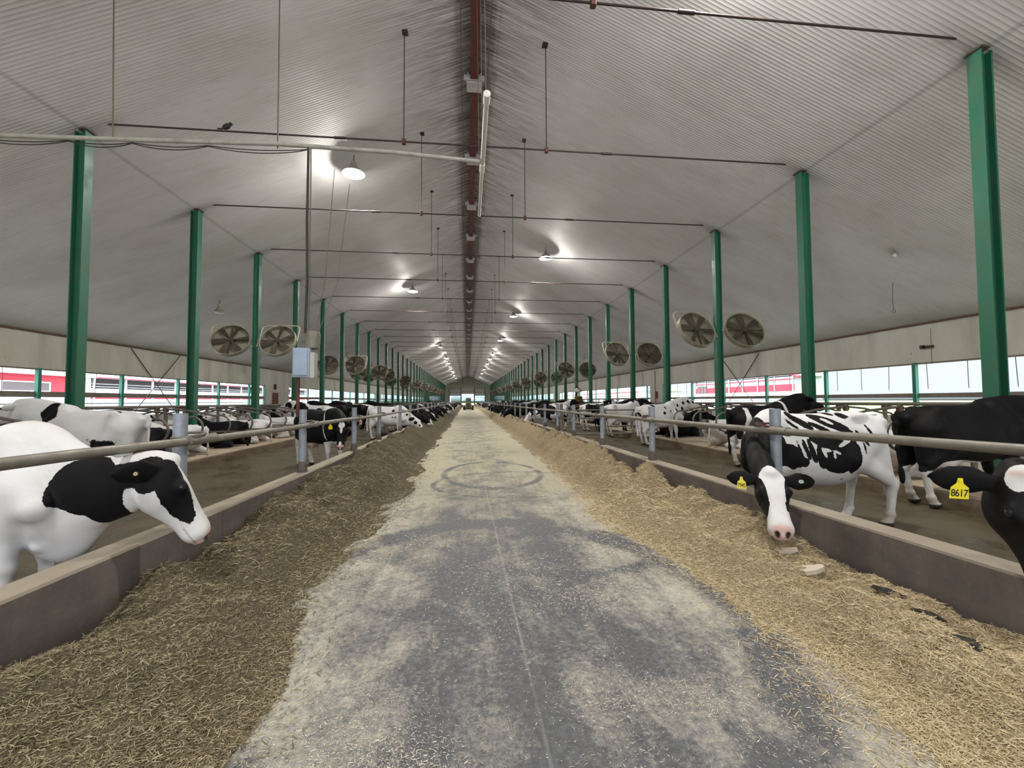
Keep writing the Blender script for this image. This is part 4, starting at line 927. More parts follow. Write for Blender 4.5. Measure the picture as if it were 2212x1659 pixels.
def cow_shape(pose='stand', poll=(1.15, 0, 1.35), face=(.8, 0, -.6), tilt=0.0, vox=.02, hs=1.08, ear=(-.12, 1, -.12), bend=0.0, step=0.0, tail=0.0, mid=None, brisket=0.0, wide=1.0, udder=True, belly=0.0):
    """returns vertices, faces and a frame for the head. x forward, y left, z up, origin on the ground"""
    lie = pose == 'lie'
    dz = -.60 if lie else 0.0
    poll = np.array(poll, float); f = nrm(face)
    l = nrm(np.cross((0, 0, 1), f)); u = np.cross(f, l)
    l, u = l*math.cos(tilt) + u*math.sin(tilt), u*math.cos(tilt) - l*math.sin(tilt)
    muz = poll + f*.6
    lo = (-1.12, -.62, -.03); hi = (max(1.0, poll[0], muz[0]) + .3, .62, 1.6)
    lo = np.minimum(lo, np.minimum(poll, muz) - .32); hi = np.maximum(hi, np.maximum(poll, muz) + .32); lo[2] = -.03 if lo[2] > -.3 else lo[2]
    F = Field(lo, hi, vox)
    secs = [(-.83, .11, 1.345, 1.13), (-.76, .18, 1.375, 1.02), (-.64, .235, 1.40, .90), (-.48, .265, 1.425, .76), (-.30, .275, 1.415, .65), (-.08, .32, 1.395, .575), (.12, .325, 1.39, .56), (.30, .285, 1.40, .575), (.46, .225, 1.425, .59), (.60, .185, 1.37, .62), (.72, .14, 1.25, .68), (.80, .09, 1.12, .76)]
    if lie: secs = [(t, w*1.12, a, b+.05) for t, w, a, b in secs]
    F.loft((0, 0, dz), (1, 0, 0), (0, 1, 0), (0, 0, 1), secs, k=.05, p=2.25, pear=.16)
    for sy in (1, -1):
        F.ell((-.47, sy*.225, 1.365+dz), (.075, .05, .05), .10)      # hook bones
        F.ell((-.80, sy*.115, 1.29+dz), (.05, .04, .045), .08)       # pin bones
        F.bone((.40, sy*.10, 1.34+dz), (.66, sy*.20, .86+dz), .08, .115, .10)   # shoulder blade
    F.ell((.66, 0, .72+dz), (.17, .11, .14), .10)                    # brisket
    if brisket:
        F.ell((.70, 0, .66), (.22, .135, .22*brisket), .12); F.bone((.74, 0, .74), (1.16, 0, .86), .15, .10, .12)
        for zz in (.60, .70): F.bone((.80, 0, zz), (.62, -.12, zz-.05), .03, .03, .05)
    for a, b in zip([(-.86, 0, 1.36+dz), (-.90, 0, 1.20+dz), (-.92, tail*.1, .85+dz)], [(-.90, 0, 1.20+dz), (-.92, tail*.1, .85+dz), (-.91, tail*.25, max(.42+dz, .05))]):
        F.bone(a, b, .034 if a[2] > 1.3+dz else .024, .022, .04)
    F.bone((-.91, tail*.25, max(.52+dz, .06)), (-.905, tail*.27, max(.36+dz, .04)), .03, .036, .03)   # switch
    if not lie:
        if belly: F.ell((-.05, 0, .72), (.52, .30, .22 + belly), .15)
        if udder: F.ell((-.36, 0, .60), (.20, .165, .14), .08)                 # udder
        for ty in (.07, -.07):
            for tx in ((-.30, -.42) if udder else ()): F.bone((tx, ty, .52), (tx, ty, .43), .022, .016, .02)
        for sy in (1, -1):
            st = step*sy
            F.bone((.50, sy*.165, .98), (.43+st*.3, sy*.175, .74), .14, .10, .09)
            F.bone((.43+st*.3, sy*.175, .76), (.46+st, sy*.165, .43), .098, .06, .05)
            F.ell((.465+st, sy*.165, .415), (.055, .052, .07), .03)
            F.bone((.462+st, sy*.165, .40), (.46+st, sy*.165, .16), .045, .040, .03)
            F.ell((.462+st, sy*.165, .14), (.05, .048, .045), .03)
            F.bone((.465+st, sy*.165, .12), (.50+st, sy*.165, .045), .043, .055, .03)
            F.ell((.505+st, sy*.165, .03), (.085, .056, .042), .015)
            st = -step*sy
            F.bone((-.55, sy*.17, 1.12), (-.40, sy*.205, .84), .19, .125, .10)
            F.bone((-.66, sy*.14, 1.10), (-.70+st*.6, sy*.155, .66), .14, .085, .08)
            F.bone((-.44, sy*.20, .82), (-.72+st, sy*.165, .53), .115, .058, .07)
            F.ell((-.735+st, sy*.165, .525), (.058, .045, .085), .03)
            F.bone((-.725+st, sy*.165, .50), (-.69+st, sy*.165, .17), .050, .042, .03)
            F.ell((-.687+st, sy*.165, .15), (.052, .05, .046), .03)
            F.bone((-.685+st, sy*.165, .13), (-.645+st, sy*.165, .045), .045, .056, .03)
            F.ell((-.64+st, sy*.165, .03), (.085, .058, .042), .015)
    else:
        for sy in (1, -1):
            F.bone((.52, sy*.17, .34), (.60, sy*.24, .16), .13, .10, .08)
            F.bone((.58, sy*.24, .16), (.86, sy*.25, .08), .085, .06, .05)
            F.bone((.86, sy*.25, .07), (.62, sy*.33, .055), .055, .045, .02)
            F.bone((-.50, sy*.20, .48), (-.30, sy*.36, .26), .20, .15, .10)
            F.bone((-.30, sy*.37, .22), (-.62, sy*.43, .10), .11, .065, .06)
            F.bone((-.62, sy*.44, .085), (-.28, sy*.47, .06), .058, .045, .03)
            F.ell((-.22, sy*.47, .05), (.08, .05, .045), .02)
        F.ell((-.42, .30, .14), (.20, .14, .12), .07)
    # neck
    nb = np.array((.50, 0, 1.12 + dz)); ne = poll + f*.02 - u*.085
    if mid is None: mid = nb*.45 + ne*.55 + np.array((0, 0, .05)) + np.array((0, bend, 0))
    mid = np.array(mid, float)
    P = [nb*(1-t)**2 + mid*2*t*(1-t) + ne*t*t for t in np.linspace(0, 1, 8)]
    rv = np.interp(np.linspace(0, 1, 8), [0, .3, .65, 1], [.31, .245, .19, .145]); rs = np.interp(np.linspace(0, 1, 8), [0, .4, 1], [.48, .48, .62])
    for i in range(7):
        d = nrm(P[i+1] - P[i]); sd = np.cross((0, 0, 1), d); sd = nrm(sd) if np.linalg.norm(sd) > .2 else l
        if i > 4: sd = nrm(sd*.5 + l*.5)
        F.bone(P[i], P[i+1], rv[i], rv[i+1], .06, side=sd, flat=(rs[i] + rs[i+1])/2)
    # head
    h = hs
    hs_ = [(-.05, .055, .012, -.085), (0, .095, .035, -.14), (.07, .114, .048, -.20), (.15, .114, .052, -.235), (.22, .102, .050, -.23), (.30, .084, .044, -.195), (.38, .074, .040, -.160), (.45, .076, .040, -.142), (.51, .084, .038, -.135), (.548, .080, .026, -.122), (.572, .058, .0, -.10)]
    F.loft(poll, f, l, u, [(a*h, b*h*wide, c*h, d*h) for a, b, c, d in hs_], k=.025, p=2.5, pear=-.10)
    F.ell(poll + u*.03*h, (.05*h, .05*h, .04*h), .04)
    for sy in (1, -1):
        F.ell(poll + h*(f*.185 + l*sy*.092*wide + u*.012), (.042*h, .03*h, .034*h), .03, (f, l, u))
        F.ell(poll + h*(f*.15 + l*sy*.07 - u*.12), (.10*h, .045*h, .08*h), .04, (f, l, u))
        e0 = poll + h*(f*.035 + l*sy*.085*wide - u*.035); ed = nrm(f*ear[0] + l*sy*ear[1] + u*ear[2]); en = nrm(np.cross(ed, u*.8 + f*.6))
        for t0, t1, r0, r1 in ((0, .05, .03, .04), (.05, .12, .04, .07), (.12, .19, .07, .058), (.19, .255, .058, .014)):
            F.bone(e0 + ed*t0*h, e0 + ed*t1*h, r0*h, r1*h, .012, side=np.cross(ed, en), flat=.34)
        F.sub(poll + h*(f*.572 + l*sy*.038 - u*.012), .014*h, .012)
    V, Q = F.mesh()
    return V, Q, dict(p=poll, f=f, l=l, u=u, h=h, lie=lie, wide=wide)

def head_uv(V, fr):
    R = V - fr['p']; return R @ fr['f'] / fr['h'], R @ fr['l'] / fr['h'], R @ fr['u'] / fr['h']

def cow_masks(V, fr):
    """r = muzzle pink, g = hoof and nostril horn, b = bare pink skin; wht = tendency to white hair"""
    t, y, u = head_uv(V, fr)
    inh = (t > -.05) & (np.abs(y) < .13) & (u > -.26) & (u < .1)
    muz = np.where(inh, np.clip((t - .505) / .03, 0, 1)*np.clip((u + .10)/.03, .25, 1)*np.clip((.085 - np.abs(y))/.025, .15, 1), 0)
    nos = np.where(inh & (t > .5), np.clip(1 - (np.hypot(np.abs(y) - .038, (u + .012)*1.0) - .016)/.012, 0, 1), 0)
    lip = np.where(inh & (t > .44), np.clip(1 - np.abs(u + .075 + (.57 - t)*.12)/.006, 0, 1), 0)
    hoof = np.clip((.062 - V[:, 2])/.01, 0, 1) * (0 if fr['lie'] else 1)
    ud = np.clip(1 - (((V[:,0]+.36)/.27)**2 + (V[:,1]/.20)**2 + ((V[:,2]-.53)/.16)**2), 0, 1)*2 if not fr['lie'] else np.zeros(len(V))
    cm = np.stack([muz, np.clip(hoof + nos + lip*.7, 0, 1), np.clip(ud, 0, 1), np.ones(len(V))], 1)
    wht = np.clip((.52 - V[:, 2])/.25, -1, 1)*.35 if not fr['lie'] else np.zeros(len(V))
    blaze = np.where(inh & (u > -.06), np.clip(1.6 - np.abs(y)/.035 - np.maximum(0, .04 - t)*8, 0, 1), 0)
    wht = wht + blaze*.5 + np.where(inh & (t > .40), .35, 0)
    earm = (np.abs(y) > .12) & (np.abs(t) < .16) & (np.abs(u) < .12) & (np.abs(y) < .36)
    wht = np.where(earm, wht - .3, wht)
    return cm, wht.astype(np.float32)
# ---- coat materials
def coatmat(name, hero):
    m = mat(name, (.7,.7,.7), .6); t = NT(m); v = t.coord(); cm = t.attr('cm'); w = t.attr('wht').outputs['Fac']
    j = t.math('SUBTRACT', t.noise(v, 34, 3, .65), .5); j2 = t.math('SUBTRACT', t.noise(v, 9, 3), .5)
    if hero:
        f = t.math('ADD', t.attr('coat').outputs['Fac'], t.math('ADD', t.math('MULTIPLY', j, .020), t.math('MULTIPLY', j2, .022))); black = t.ramp(f, -.0012, .0012)
        up = 0.0
    else:
        sd = t.attr('coat_seed', 'OBJECT').outputs['Fac']; lv = t.attr('coat_level', 'OBJECT').outputs['Fac']
        cb = t.new('ShaderNodeCombineXYZ')
        for i, k in enumerate((7.3, 3.1, 5.7)): t.lk(t.math('MULTIPLY', sd, k), cb.inputs[i])
        ad = t.new('ShaderNodeVectorMath', operation='ADD'); t.lk(v, ad.inputs[0]); t.lk(cb.outputs[0], ad.inputs[1])
        n = t.noise(ad.outputs[0], 1.75, 1.5, .5, .25)
        f = t.math('ADD', t.math('MULTIPLY', t.math('SUBTRACT', n, .5), 4.0), lv); f = t.math('SUBTRACT', f, t.math('MULTIPLY', w, 1.5)); f = t.math('ADD', f, t.math('MULTIPLY', j, .16)); black = t.ramp(f, -.015, .015)
    dirt = t.noise(v, 2.6, 5, .65); Z = t.sep(v)[2]
    wh = t.mix(t.ramp(dirt, .45, .75), (.72, .715, .73), (.61, .585, .57)); wh = t.mix(t.math('MULTIPLY', t.ramp(Z, .55, .1), t.ramp(dirt, .35, .65)), wh, (.36, .30, .22))
    bk = t.mix(t.ramp(dirt, .4, .8), (.0040, .0040, .0055), (.008, .007, .007))
    c = t.mix(black, wh, bk); s = t.sep(cm.outputs['Color'])
    c = t.mix(t.math('MULTIPLY', s[2], .75), c, (.60, .42, .35)); c = t.mix(s[0], c, t.mix(t.ramp(t.noise(v, 12, 2), .42, .58), (.62, .40, .36), (.10, .07, .07)) if not hero else (.66, .44, .40)); c = t.mix(s[1], c, (.025, .02, .018))
    t.col(c); t.rough(t.math('SUBTRACT', .62, t.math('MULTIPLY', s[0], .2))); t.b.inputs['Specular IOR Level'].default_value = .16
    wr = t.noise(t.coord(scale=(1, 1, 1)), 5, 3, .5); t.bump(t.math('ADD', wr, t.math('MULTIPLY', t.noise(v, 60, 2), .15)), .25, .03)
    return m
M['coatH'] = coatmat('hero_cow_coat', True); M['coatG'] = coatmat('black_and_white_cow_coat', False)
eyeme = MB().lathe([(0, -.024), (.012, -.021), (.021, -.012), (.024, 0), (.021, .012), (.012, .021), (0, .024)], n=12).mesh('eye', M['eye'], 80)
def tag_parts(V, fr, sy, digits, parent, at=.155, hang=None, scale=1.0, drop=.0):
    """yellow tag hung through the ear; faces the way the forehead faces"""
    h = fr['h']; ed = nrm(fr['f']*fr['ear'][0] + fr['l']*sy*fr['ear'][1] + fr['u']*fr['ear'][2])
    p = fr['p'] + h*(fr['f']*.035 + fr['l']*sy*.085 - fr['u']*.035) + ed*at*h
    n = nrm(fr['u']*.8 + fr['f']*.5) if hang is None else nrm(hang); dn = np.array((0, 0, -1.0)); dn = nrm(dn - n*np.dot(dn, n)); sdv = np.cross(dn, n)
    p = p + n*(.030*h)
    B = Matrix((( -sdv[0], -dn[0], n[0], p[0]), (-sdv[1], -dn[1], n[1], p[1]), (-sdv[2], -dn[2], n[2], p[2]), (0, 0, 0, 1)))
    q = scale; P = [(-.008, .012), (.008, .012), (.012, -.012), (.030, -.030), (.033, -.082), (-.033, -.082), (-.030, -.030), (-.012, -.012)]
    b = MB(); b.prism([(x*q, y*q) for x, y in P], 'z', -.0015, .0015); b.lathe([(0, .006), (.010, .005), (.011, 0)], (0, 0, 0), 10)
    o = b.obj('ear_tag', M['yellow'], parent); o.matrix_local = B; o['label'] = 'yellow ear tag' + (f' reading {digits}' if digits else '')
    if digits:
        c = bpy.data.curves.new('tag_number', 'FONT'); c.body = digits; c.size = .040*q; c.align_x = 'CENTER'; c.align_y = 'CENTER'; c.extrude = .0004; c.offset = .0006; c.space_character = .92
        to = bpy.data.objects.new('tag_number', c); COL.objects.link(to); dg = bpy.context.evaluated_depsgraph_get(); me = bpy.data.meshes.new_from_object(to.evaluated_get(dg)); bpy.data.objects.remove(to); bpy.data.curves.remove(c)
        me.materials.clear(); me.materials.append(M['black']); t = par(link(bpy.data.objects.new('tag_number', me)), o); t.location = (0, -.057*q, .0022); t.scale = (.78, 1.15, 1)
    return o
def ear_clip(fr, sy, parent, mt, sz, label, at=.15):
    h = fr['h']; ed = nrm(fr['f']*fr['ear'][0] + fr['l']*sy*fr['ear'][1] + fr['u']*fr['ear'][2]); n = nrm(np.cross(ed, fr['u']*.8 + fr['f']*.6)); n = nrm(np.cross(n, ed)); n = n if np.dot(n, fr['u']) > 0 else -n
    p = fr['p'] + h*(fr['f']*.035 + fr['l']*sy*.085 - fr['u']*.035) + ed*at*h + n*.026*h; s3 = np.cross(n, ed)
    o = MB().box((0, 0, 0), sz, bev=min(sz[:2])*.3).obj('ear_clip', mt, parent); o['label'] = label
    o.matrix_local = Matrix(((ed[0], s3[0], n[0], p[0]), (ed[1], s3[1], n[1], p[1]), (ed[2], s3[2], n[2], p[2]), (0, 0, 0, 1)))
def cow_mesh(name, V, Q, fr, mt, coat=None, pink=()):
    me = npmesh(name, V, Q, True, [mt]); cm, w = cow_masks(V, fr)
    for c, r in pink: cm[:, 2] = np.maximum(cm[:, 2], np.clip((1 - np.sqrt((((V - np.array(c))/np.array(r))**2).sum(1)))*2, 0, .8)*(coat < .0))
    a = me.attributes.new('cm', 'FLOAT_COLOR', 'POINT'); a.data.foreach_set('color', cm.astype(np.float32).ravel())
    a = me.attributes.new('wht', 'FLOAT', 'POINT'); a.data.foreach_set('value', w)
    if coat is not None: a = me.attributes.new('coat', 'FLOAT', 'POINT'); a.data.foreach_set('value', coat.astype(np.float32))
    return me
def add_eyes(o, fr):
    for sy in (1, -1):
        e = par(link(bpy.data.objects.new('eye', eyeme)), o); h = fr['h']; e.location = fr['p'] + h*(fr['f']*.185 + fr['l']*sy*.104*fr['wide'] + fr['u']*.014); e.scale = (h, h, h)
def coat_of(V, fr, ops, base=-1.0):
    """coat field (>0 black): ellipsoids on the body 'b'/'w', on the head 'hb'/'hw', tilted in the x-z plane by an angle"""
    c = np.full(len(V), base*.2); T, Y, U = head_uv(V, fr)
    for op in ops:
        k, ce, r = op[0], op[1], op[2]; an = math.radians(op[3]) if len(op) > 3 else 0
        P = V if k[0] != 'h' else np.stack([T, Y, U], 1)
        d = P - np.array(ce); ca, sa = math.cos(an), math.sin(an)
        x = d[:, 0]*ca + d[:, 2]*sa; z = -d[:, 0]*sa + d[:, 2]*ca
        v = (1 - np.sqrt((x/r[0])**2 + (d[:, 1]/r[1])**2 + (z/r[2])**2))*min(r[0], r[2])
        c = np.maximum(c, v) if k[-1] == 'b' else np.minimum(c, -v)
    return c
HERD = []
def hero(label, org, yaw, ops, base, vox=.014, pitch=0.0, wpoll=None, wface=None, wmid=None, scale=1.0, lpoll=None, lface=None, tags=(), pose='stand', group=None, pink=(), clip=None, **kw):
    z = gz(org[1]) + (org[2] if len(org) > 2 else 0); c, s = math.cos(yaw), math.sin(yaw)
    def loc(p): x, y = p[0]-org[0], p[1]-org[1]; return ((x*c + y*s)/scale, (-x*s + y*c)/scale, (p[2]-z)/scale)
    def vec(p): return (p[0]*c + p[1]*s, -p[0]*s + p[1]*c, p[2])
    poll = loc(wpoll) if wpoll else lpoll; face = vec(wface) if wface else lface
    if wmid: kw['mid'] = loc(wmid)
    V, Q, fr = cow_shape(pose, poll, face, vox=vox, **kw); fr['ear'] = kw.get('ear', (-.12, 1, -.12))
    coat = coat_of(V, fr, ops, base)
    o = link(bpy.data.objects.new('cow', cow_mesh('cow', V, Q, fr, M['coatH'], coat, pink))); o.location = (org[0], org[1], z); o.rotation_euler = (0, -math.radians(pitch), yaw); o.scale = (scale,)*3
    tag(o, label, 'cow', group or 'dairy cows'); add_eyes(o, fr)
    if clip: ear_clip(fr, clip[0], o, clip[1], clip[2], clip[3])
    for sy, dig, a in tags: tag_parts(V, fr, sy, dig, o, **a)
    return o
D2 = math.radians
# white cow at the left fence, turned to the right
hero('big white cow with black neck patch and black cheek, nearest on the left', (-3.67, 3.45), D2(5),
     [('b', (.98, -.17, .98), (.26, .3, .21)), ('b', (1.10, -.17, .83), (.17, .3, .15), -20), ('b', (1.24, -.22, 1.0), (.19, .22, .15)), ('b', (1.22, -.17, .85), (.13, .25, .14)), ('b', (.84, -.17, .95), (.11, .3, .13)),
      ('hw', (-.015, -.06, .03), (.055, .10, .06)), ('hw', (.285, -.06, -.205), (.235, .22, .09), 8), ('hb', (.20, -.12, -.03), (.26, .10, .088), -4), ('hb', (.08, -.12, -.0), (.12, .09, .075)), ('hb', (.22, .12, -.035), (.24, .10, .082), -4), ('hb', (-.02, -.17, -.12), (.16, .14, .17)), ('hb', (-.02, .17, -.12), (.16, .14, .17))], -1, vox=.0115,
     wpoll=(-2.26, 3.44, 1.10), wface=(.22, .13, -.56), wmid=(-2.72, 3.46, .74), scale=.98, hs=1.16, brisket=1.25, ear=(-.42, .50, -.72), clip=(-1, M['brass'], (.026, .026, .010), 'small cream ear button'))
# spotted cow eating on the right
Y3 = .30
hero('black and white spotted cow eating over the right curb, yellow tag 7945', (4.44, 5.05), D2(168), [
     ('b', (1.12, .6, .95), (.52, 1.5, .62)), ('b', (.40, Y3, .86), (.15, .3, .165)), ('b', (.55, Y3, .98), (.12, .3, .22)), ('w', (.50, .1, 1.42), (.20, .5, .13)), ('w', (.47, Y3, .68), (.10, .3, .07)),
     ('b', (.24, .22, 1.31), (.20, .26, .042), 37), ('b', (.33, .25, 1.27), (.09, .2, .022), 40), ('b', (-.12, .22, 1.285), (.26, .26, .060), 26), ('b', (-.02, .25, 1.20), (.17, .2, .035), 32), ('b', (-.27, .25, 1.20), (.14, .2, .045), 35), ('w', (-.10, .25, 1.30), (.07, .2, .02), 30),
     ('b', (-.31, .15, 1.375), (.06, .16, .038), 20), ('b', (-.16, .1, 1.40), (.07, .2, .02), 20), ('b', (-.10, Y3, 1.02), (.29, .3, .10), 22), ('b', (-.15, Y3, .84), (.22, .3, .17)), ('b', (-.32, Y3, .88), (.085, .3, .21)), ('b', (.04, Y3, .90), (.07, .3, .17)),
     ('w', (.02, Y3, .93), (.022, .2, .07), -20), ('w', (-.01, Y3, .955), (.06, .2, .022), 15), ('w', (-.13, Y3, .93), (.06, .2, .018), 25), ('w', (-.10, Y3, .90), (.018, .2, .05)), ('w', (-.25, Y3, 1.04), (.025, .2, .09), 60),
     ('b', (.21, Y3, .95), (.025, .2, .13), -15), ('b', (.15, Y3, .93), (.032, .2, .15), -12), ('b', (.27, Y3, .93), (.014, .2, .10), -15), ('b', (.24, Y3, .80), (.05, .2, .055)), ('b', (.31, Y3, .76), (.05, .2, .03)), ('b', (-.205, .13, .60), (.035, .16, .022)),
     ('b', (-.42, Y3, 1.12), (.016, .2, .11), -30), ('b', (-.50, Y3, 1.19), (.012, .2, .07), -20), ('b', (-.44, Y3, .98), (.012, .2, .07), -10), ('w', (-.75, 0, .6), (.33, .5, .9)),
     ('hw', (.12, 0, .03), (.22, .108, .16)), ('hw', (.36, 0, .03), (.25, .062, .12)), ('hw', (.56, 0, -.05), (.13, .2, .2)), ('hb', (.25, .155, -.03), (.25, .085, .30)), ('hb', (.25, -.155, -.03), (.25, .095, .30)), ('hw', (.30, -.20, -.19), (.3, .16, .06)), ('hb', (.03, .28, -.04), (.15, .19, .14)), ('hb', (.03, -.28, -.04), (.15, .19, .14))], -1, vox=.0125, tags=((-1, '7945', dict(scale=1.25)),),
     wpoll=(2.98, 3.88, .80), wface=(-.20, -.40, -.46), wmid=(3.50, 4.97, 1.0), clip=(1, M['clip'], (.045, .034, .006), 'small silver ear clip'), wide=1.14, udder=False, belly=.05, step=.13)
# black head at the right edge
hero('black cow at the right frame edge with pink and white forehead, yellow tag 8617', (4.45, 2.15), D2(181), [('w', (1.42, .10, 1.12), (.10, .062, .085), 10)], 1, vox=.0125, tags=((-1, '8617', dict(scale=1.35)),),
     wpoll=(3.13, 2.06, 1.11), wface=(-.10, -.20, -.56), wmid=(3.72, 2.12, .78), hs=1.16, pink=[((1.42, .10, 1.13), (.12, .07, .022))])
hero('black cow with white lower hind legs standing in the right stalls behind tag 8617', (7.38, 5.48, .07), D2(-9), [('w', (-.70, 0, .25), (.22, .5, .32)), ('w', (-.25, .0, .52), (.45, .3, .13))], 1, pitch=5.0, scale=1.02, lpoll=(1.06, .0, 1.30), lface=(.7, .0, -.7))
hero('white cow with a few small black spots standing in the right stalls', (6.92, 14.335, .08), D2(3), [('b', (-.88, -.1, 1.05), (.10, .16, .14)), ('b', (-.35, -.2, 1.38), (.13, .2, .035), -15), ('b', (.02, -.3, 1.08), (.05, .12, .055), -30), ('b', (.10, -.3, 1.28), (.03, .12, .07), 20), ('b', (.28, -.3, 1.12), (.02, .12, .07)), ('b', (.52, -.2, 1.12), (.035, .12, .10), 20), ('b', (.62, -.2, 1.30), (.04, .12, .06)), ('b', (.80, -.1, 1.15), (.05, .15, .10), 20), ('b', (.85, -.1, 1.36), (.05, .15, .06)), ('hb', (.19, -.11, .01), (.05, .06, .04)), ('hb', (.03, -.2, -.05), (.08, .12, .06))], -1,
     vox=.016, pitch=5, lpoll=(1.06, -.03, 1.46), lface=(.75, -.1, -.50))
hero('black cow with white shoulder band standing head raised in the right stalls', (7.02, 9.20, .08), D2(0), [('w', (-.62, -.2, .95), (.07, .4, .45), -8), ('w', (-.66, 0, .30), (.25, .5, .48)), ('w', (-.1, 0, .50), (.6, .3, .16)), ('w', (.42, 0, 1.3), (.035, .4, .30), 10)], 1,
     vox=.016, pitch=5, lpoll=(1.03, 0, 1.50), lface=(.80, .05, -.42))
# black cow with a heart on its forehead, left
hero('black cow with white heart blaze and white forelegs standing at the left fence', (-3.57, 10.86), D2(-36), [('w', (.46, 0, .30), (.30, .5, .42)), ('w', (-.66, 0, .30), (.30, .5, .45)), ('w', (.1, 0, .50), (.75, .3, .12)), ('w', (.40, -.05, 1.12), (.028, .5, .40), 15), ('hw', (.085, .028, .07), (.06, .042, .06)), ('hw', (.085, -.028, .07), (.06, .042, .06)), ('hw', (.15, 0, .06), (.12, .028, .06)), ('hw', (.53, 0, .03), (.09, .03, .06)), ('w', (.66, 0, .62), (.1, .15, .1))], 1, vox=.016,
     wpoll=(-2.88, 10.10, 1.06), wface=(.03, -.24, -.54), tags=((-1, None, dict(scale=1.4)),))
hero('white cow with small black flecks eating over the left curb', (-3.37, 18.6), D2(-3), [('b', (.25, -.3, 1.22), (.07, .2, .06), 30), ('b', (.22, -.3, .95), (.03, .1, .04)), ('b', (.34, -.3, .95), (.03, .1, .04)), ('b', (1.0, -.12, .86), (.13, .2, .08), 10), ('b', (.8, -.1, 1.05), (.05, .2, .05)), ('hb', (.18, -.11, .01), (.045, .05, .035)), ('hb', (.03, -.25, -.05), (.1, .15, .08))], -1, vox=.02,
     lpoll=(1.28, -.05, .76), lface=(.45, -.12, -.85), mid=(.86, 0, .78))

# ---- the rest of the herd: a handful of poses, each with coats of their own
POSES = {}
def pose(key, vox=.024, **kw):
    V, Q, fr = cow_shape(vox=vox, **kw); POSES[key] = (cow_mesh('cow', V, Q, fr, M['coatG']), fr)
pose('stand', poll=(1.12, .0, 1.42), face=(.8, 0, -.55)); pose('look', poll=(1.08, .18, 1.40), face=(.55, .5, -.55), bend=.06, step=.06)
pose('feed', poll=(1.32, .02, .76), face=(.42, .05, -.9), step=.05, mid=(.86, 0, .78)); pose('feedturn', poll=(1.30, -.10, .82), face=(.40, -.35, -.8), step=-.05, mid=(.86, -.02, .79)); pose('feedhigh', poll=(1.30, .06, .96), face=(.62, .2, -.68), mid=(.87, 0, .76))
pose('lie', pose='lie', poll=(1.04, .0, .98), face=(.85, .0, -.4)); pose('liet', pose='lie', poll=(.95, .12, .98), face=(.6, .5, -.35)); pose('lier', pose='lie', poll=(.95, -.12, 1.0), face=(.6, -.5, -.3))
SEED = [0]
def cow(key, x, y, yaw, level, label, group, z=0.0, pitch=0.0, scale=1.0, seed=None):
    me, fr = POSES[key]; SEED[0] += 1
    o = link(bpy.data.objects.new('cow', me)); o.location = (x, y, gz(y) + z); o.rotation_euler = (0, -D2(pitch), D2(yaw)); o.scale = (scale,)*3
    o['coat_seed'] = float(seed if seed is not None else SEED[0]*1.37 % 29); o['coat_level'] = float(level); tag(o, label, 'cow', group)
    if y < 45: add_eyes(o, fr)
    return o
BED = .20
G0 = 'dairy cows'
SL = lambda k, q: COLY0 + BAY*k + 1.22*q            # middle of a stall: q = 1, 2 between the columns, 0 at a column
# left side, near
cow('lie', -7.85, SL(0, 1), 178, .9, 'black cow lying behind the big white cow at the left frame edge', G0, BED)
cow('stand', -6.74, SL(0, 2), 183, -1.0, 'mostly white cow standing in the nearest left stall behind the big white cow', G0, .08, 5, seed=4.1)
cow('lie', -7.80, SL(1, 1), 181, 1.6, 'solid black cow lying in the left stalls just past the first column', G0, BED)
cow('lie', -7.70, SL(1, 2), 178, -.9, 'dirty white cow lying in the left stalls behind the nearest fence post', G0, BED)
cow('lier', -7.9, SL(2, 1), 179, 1.5, 'black cow lying with raised head in the left stalls past the second column', G0, BED)
cow('liet', -7.75, SL(2, 2), 182, -.75, 'white faced cow lying in the left stalls facing the alley', G0, BED)
cow('lie', -7.7, SL(3, 1), 180, -.95, 'mostly white cow lying on the sand past the left fan column', G0, BED)
cow('stand', -6.74, SL(3, 2), 178, -.8, 'pinkish white cow standing in the left stalls behind the heart blazed cow', G0, .08, 5)
# left window-side row, facing the aisle
for i, (k, lv, c) in enumerate((('lie', -.4, 'white and black'), ('lie', -.2, 'black patched'), ('liet', -.6, 'mostly white'), ('lie', .3, 'mostly black'), ('stand', .8, 'black'), ('lie', -.3, 'white patched'), ('stand', .6, 'dark'))):
    cow(k, SCL-4.6+1.0 - (1.3 if k == 'stand' else 0), SL(1 + i, 0), 1, lv, f'{c} cow in the left window-side stalls, {ORD[i]} from the near end', G0, BED if k != 'stand' else .0)
# left feeders beyond the flecked cow, each between two fence posts
LF = [(20.5, 'feedhigh', 1.0, 'dark cow with raised head just past the flecked cow at the left fence'), (21.5, 'feed', -.2, 'patched cow second past the flecked cow at the left fence'), (23.3, 'feedturn', -.1, 'patched cow third past the flecked cow at the left fence'), (24.4, 'feedhigh', .5, 'dark cow fourth past the flecked cow at the left fence'), (26.3, 'feed', -.6, 'pale cow fifth past the flecked cow at the left fence'), (29.2, 'feed', .8, 'black cow sixth past the flecked cow at the left fence')]
for y, k, lv, lab in LF: cow(k, -3.40 + R.uniform(-.04, .03), y, R.uniform(-5, 3), lv, lab, G0)
y = 31.1
while y < 128:
    for q in R.choice([(.85, 2.05), (.9, 2.0), (1.45,), (.9,)]):
        cow(R.choice(['feed', 'feed', 'feedturn', 'feedhigh']), -3.40 + R.uniform(-.06, .03), y + q, R.uniform(-5, 4), R.choice([-.5, 0, .3, .7, 1.1]), 'distant black and white cow eating along the left fence', 'distant cows eating along the left fence')
    y += 2.9
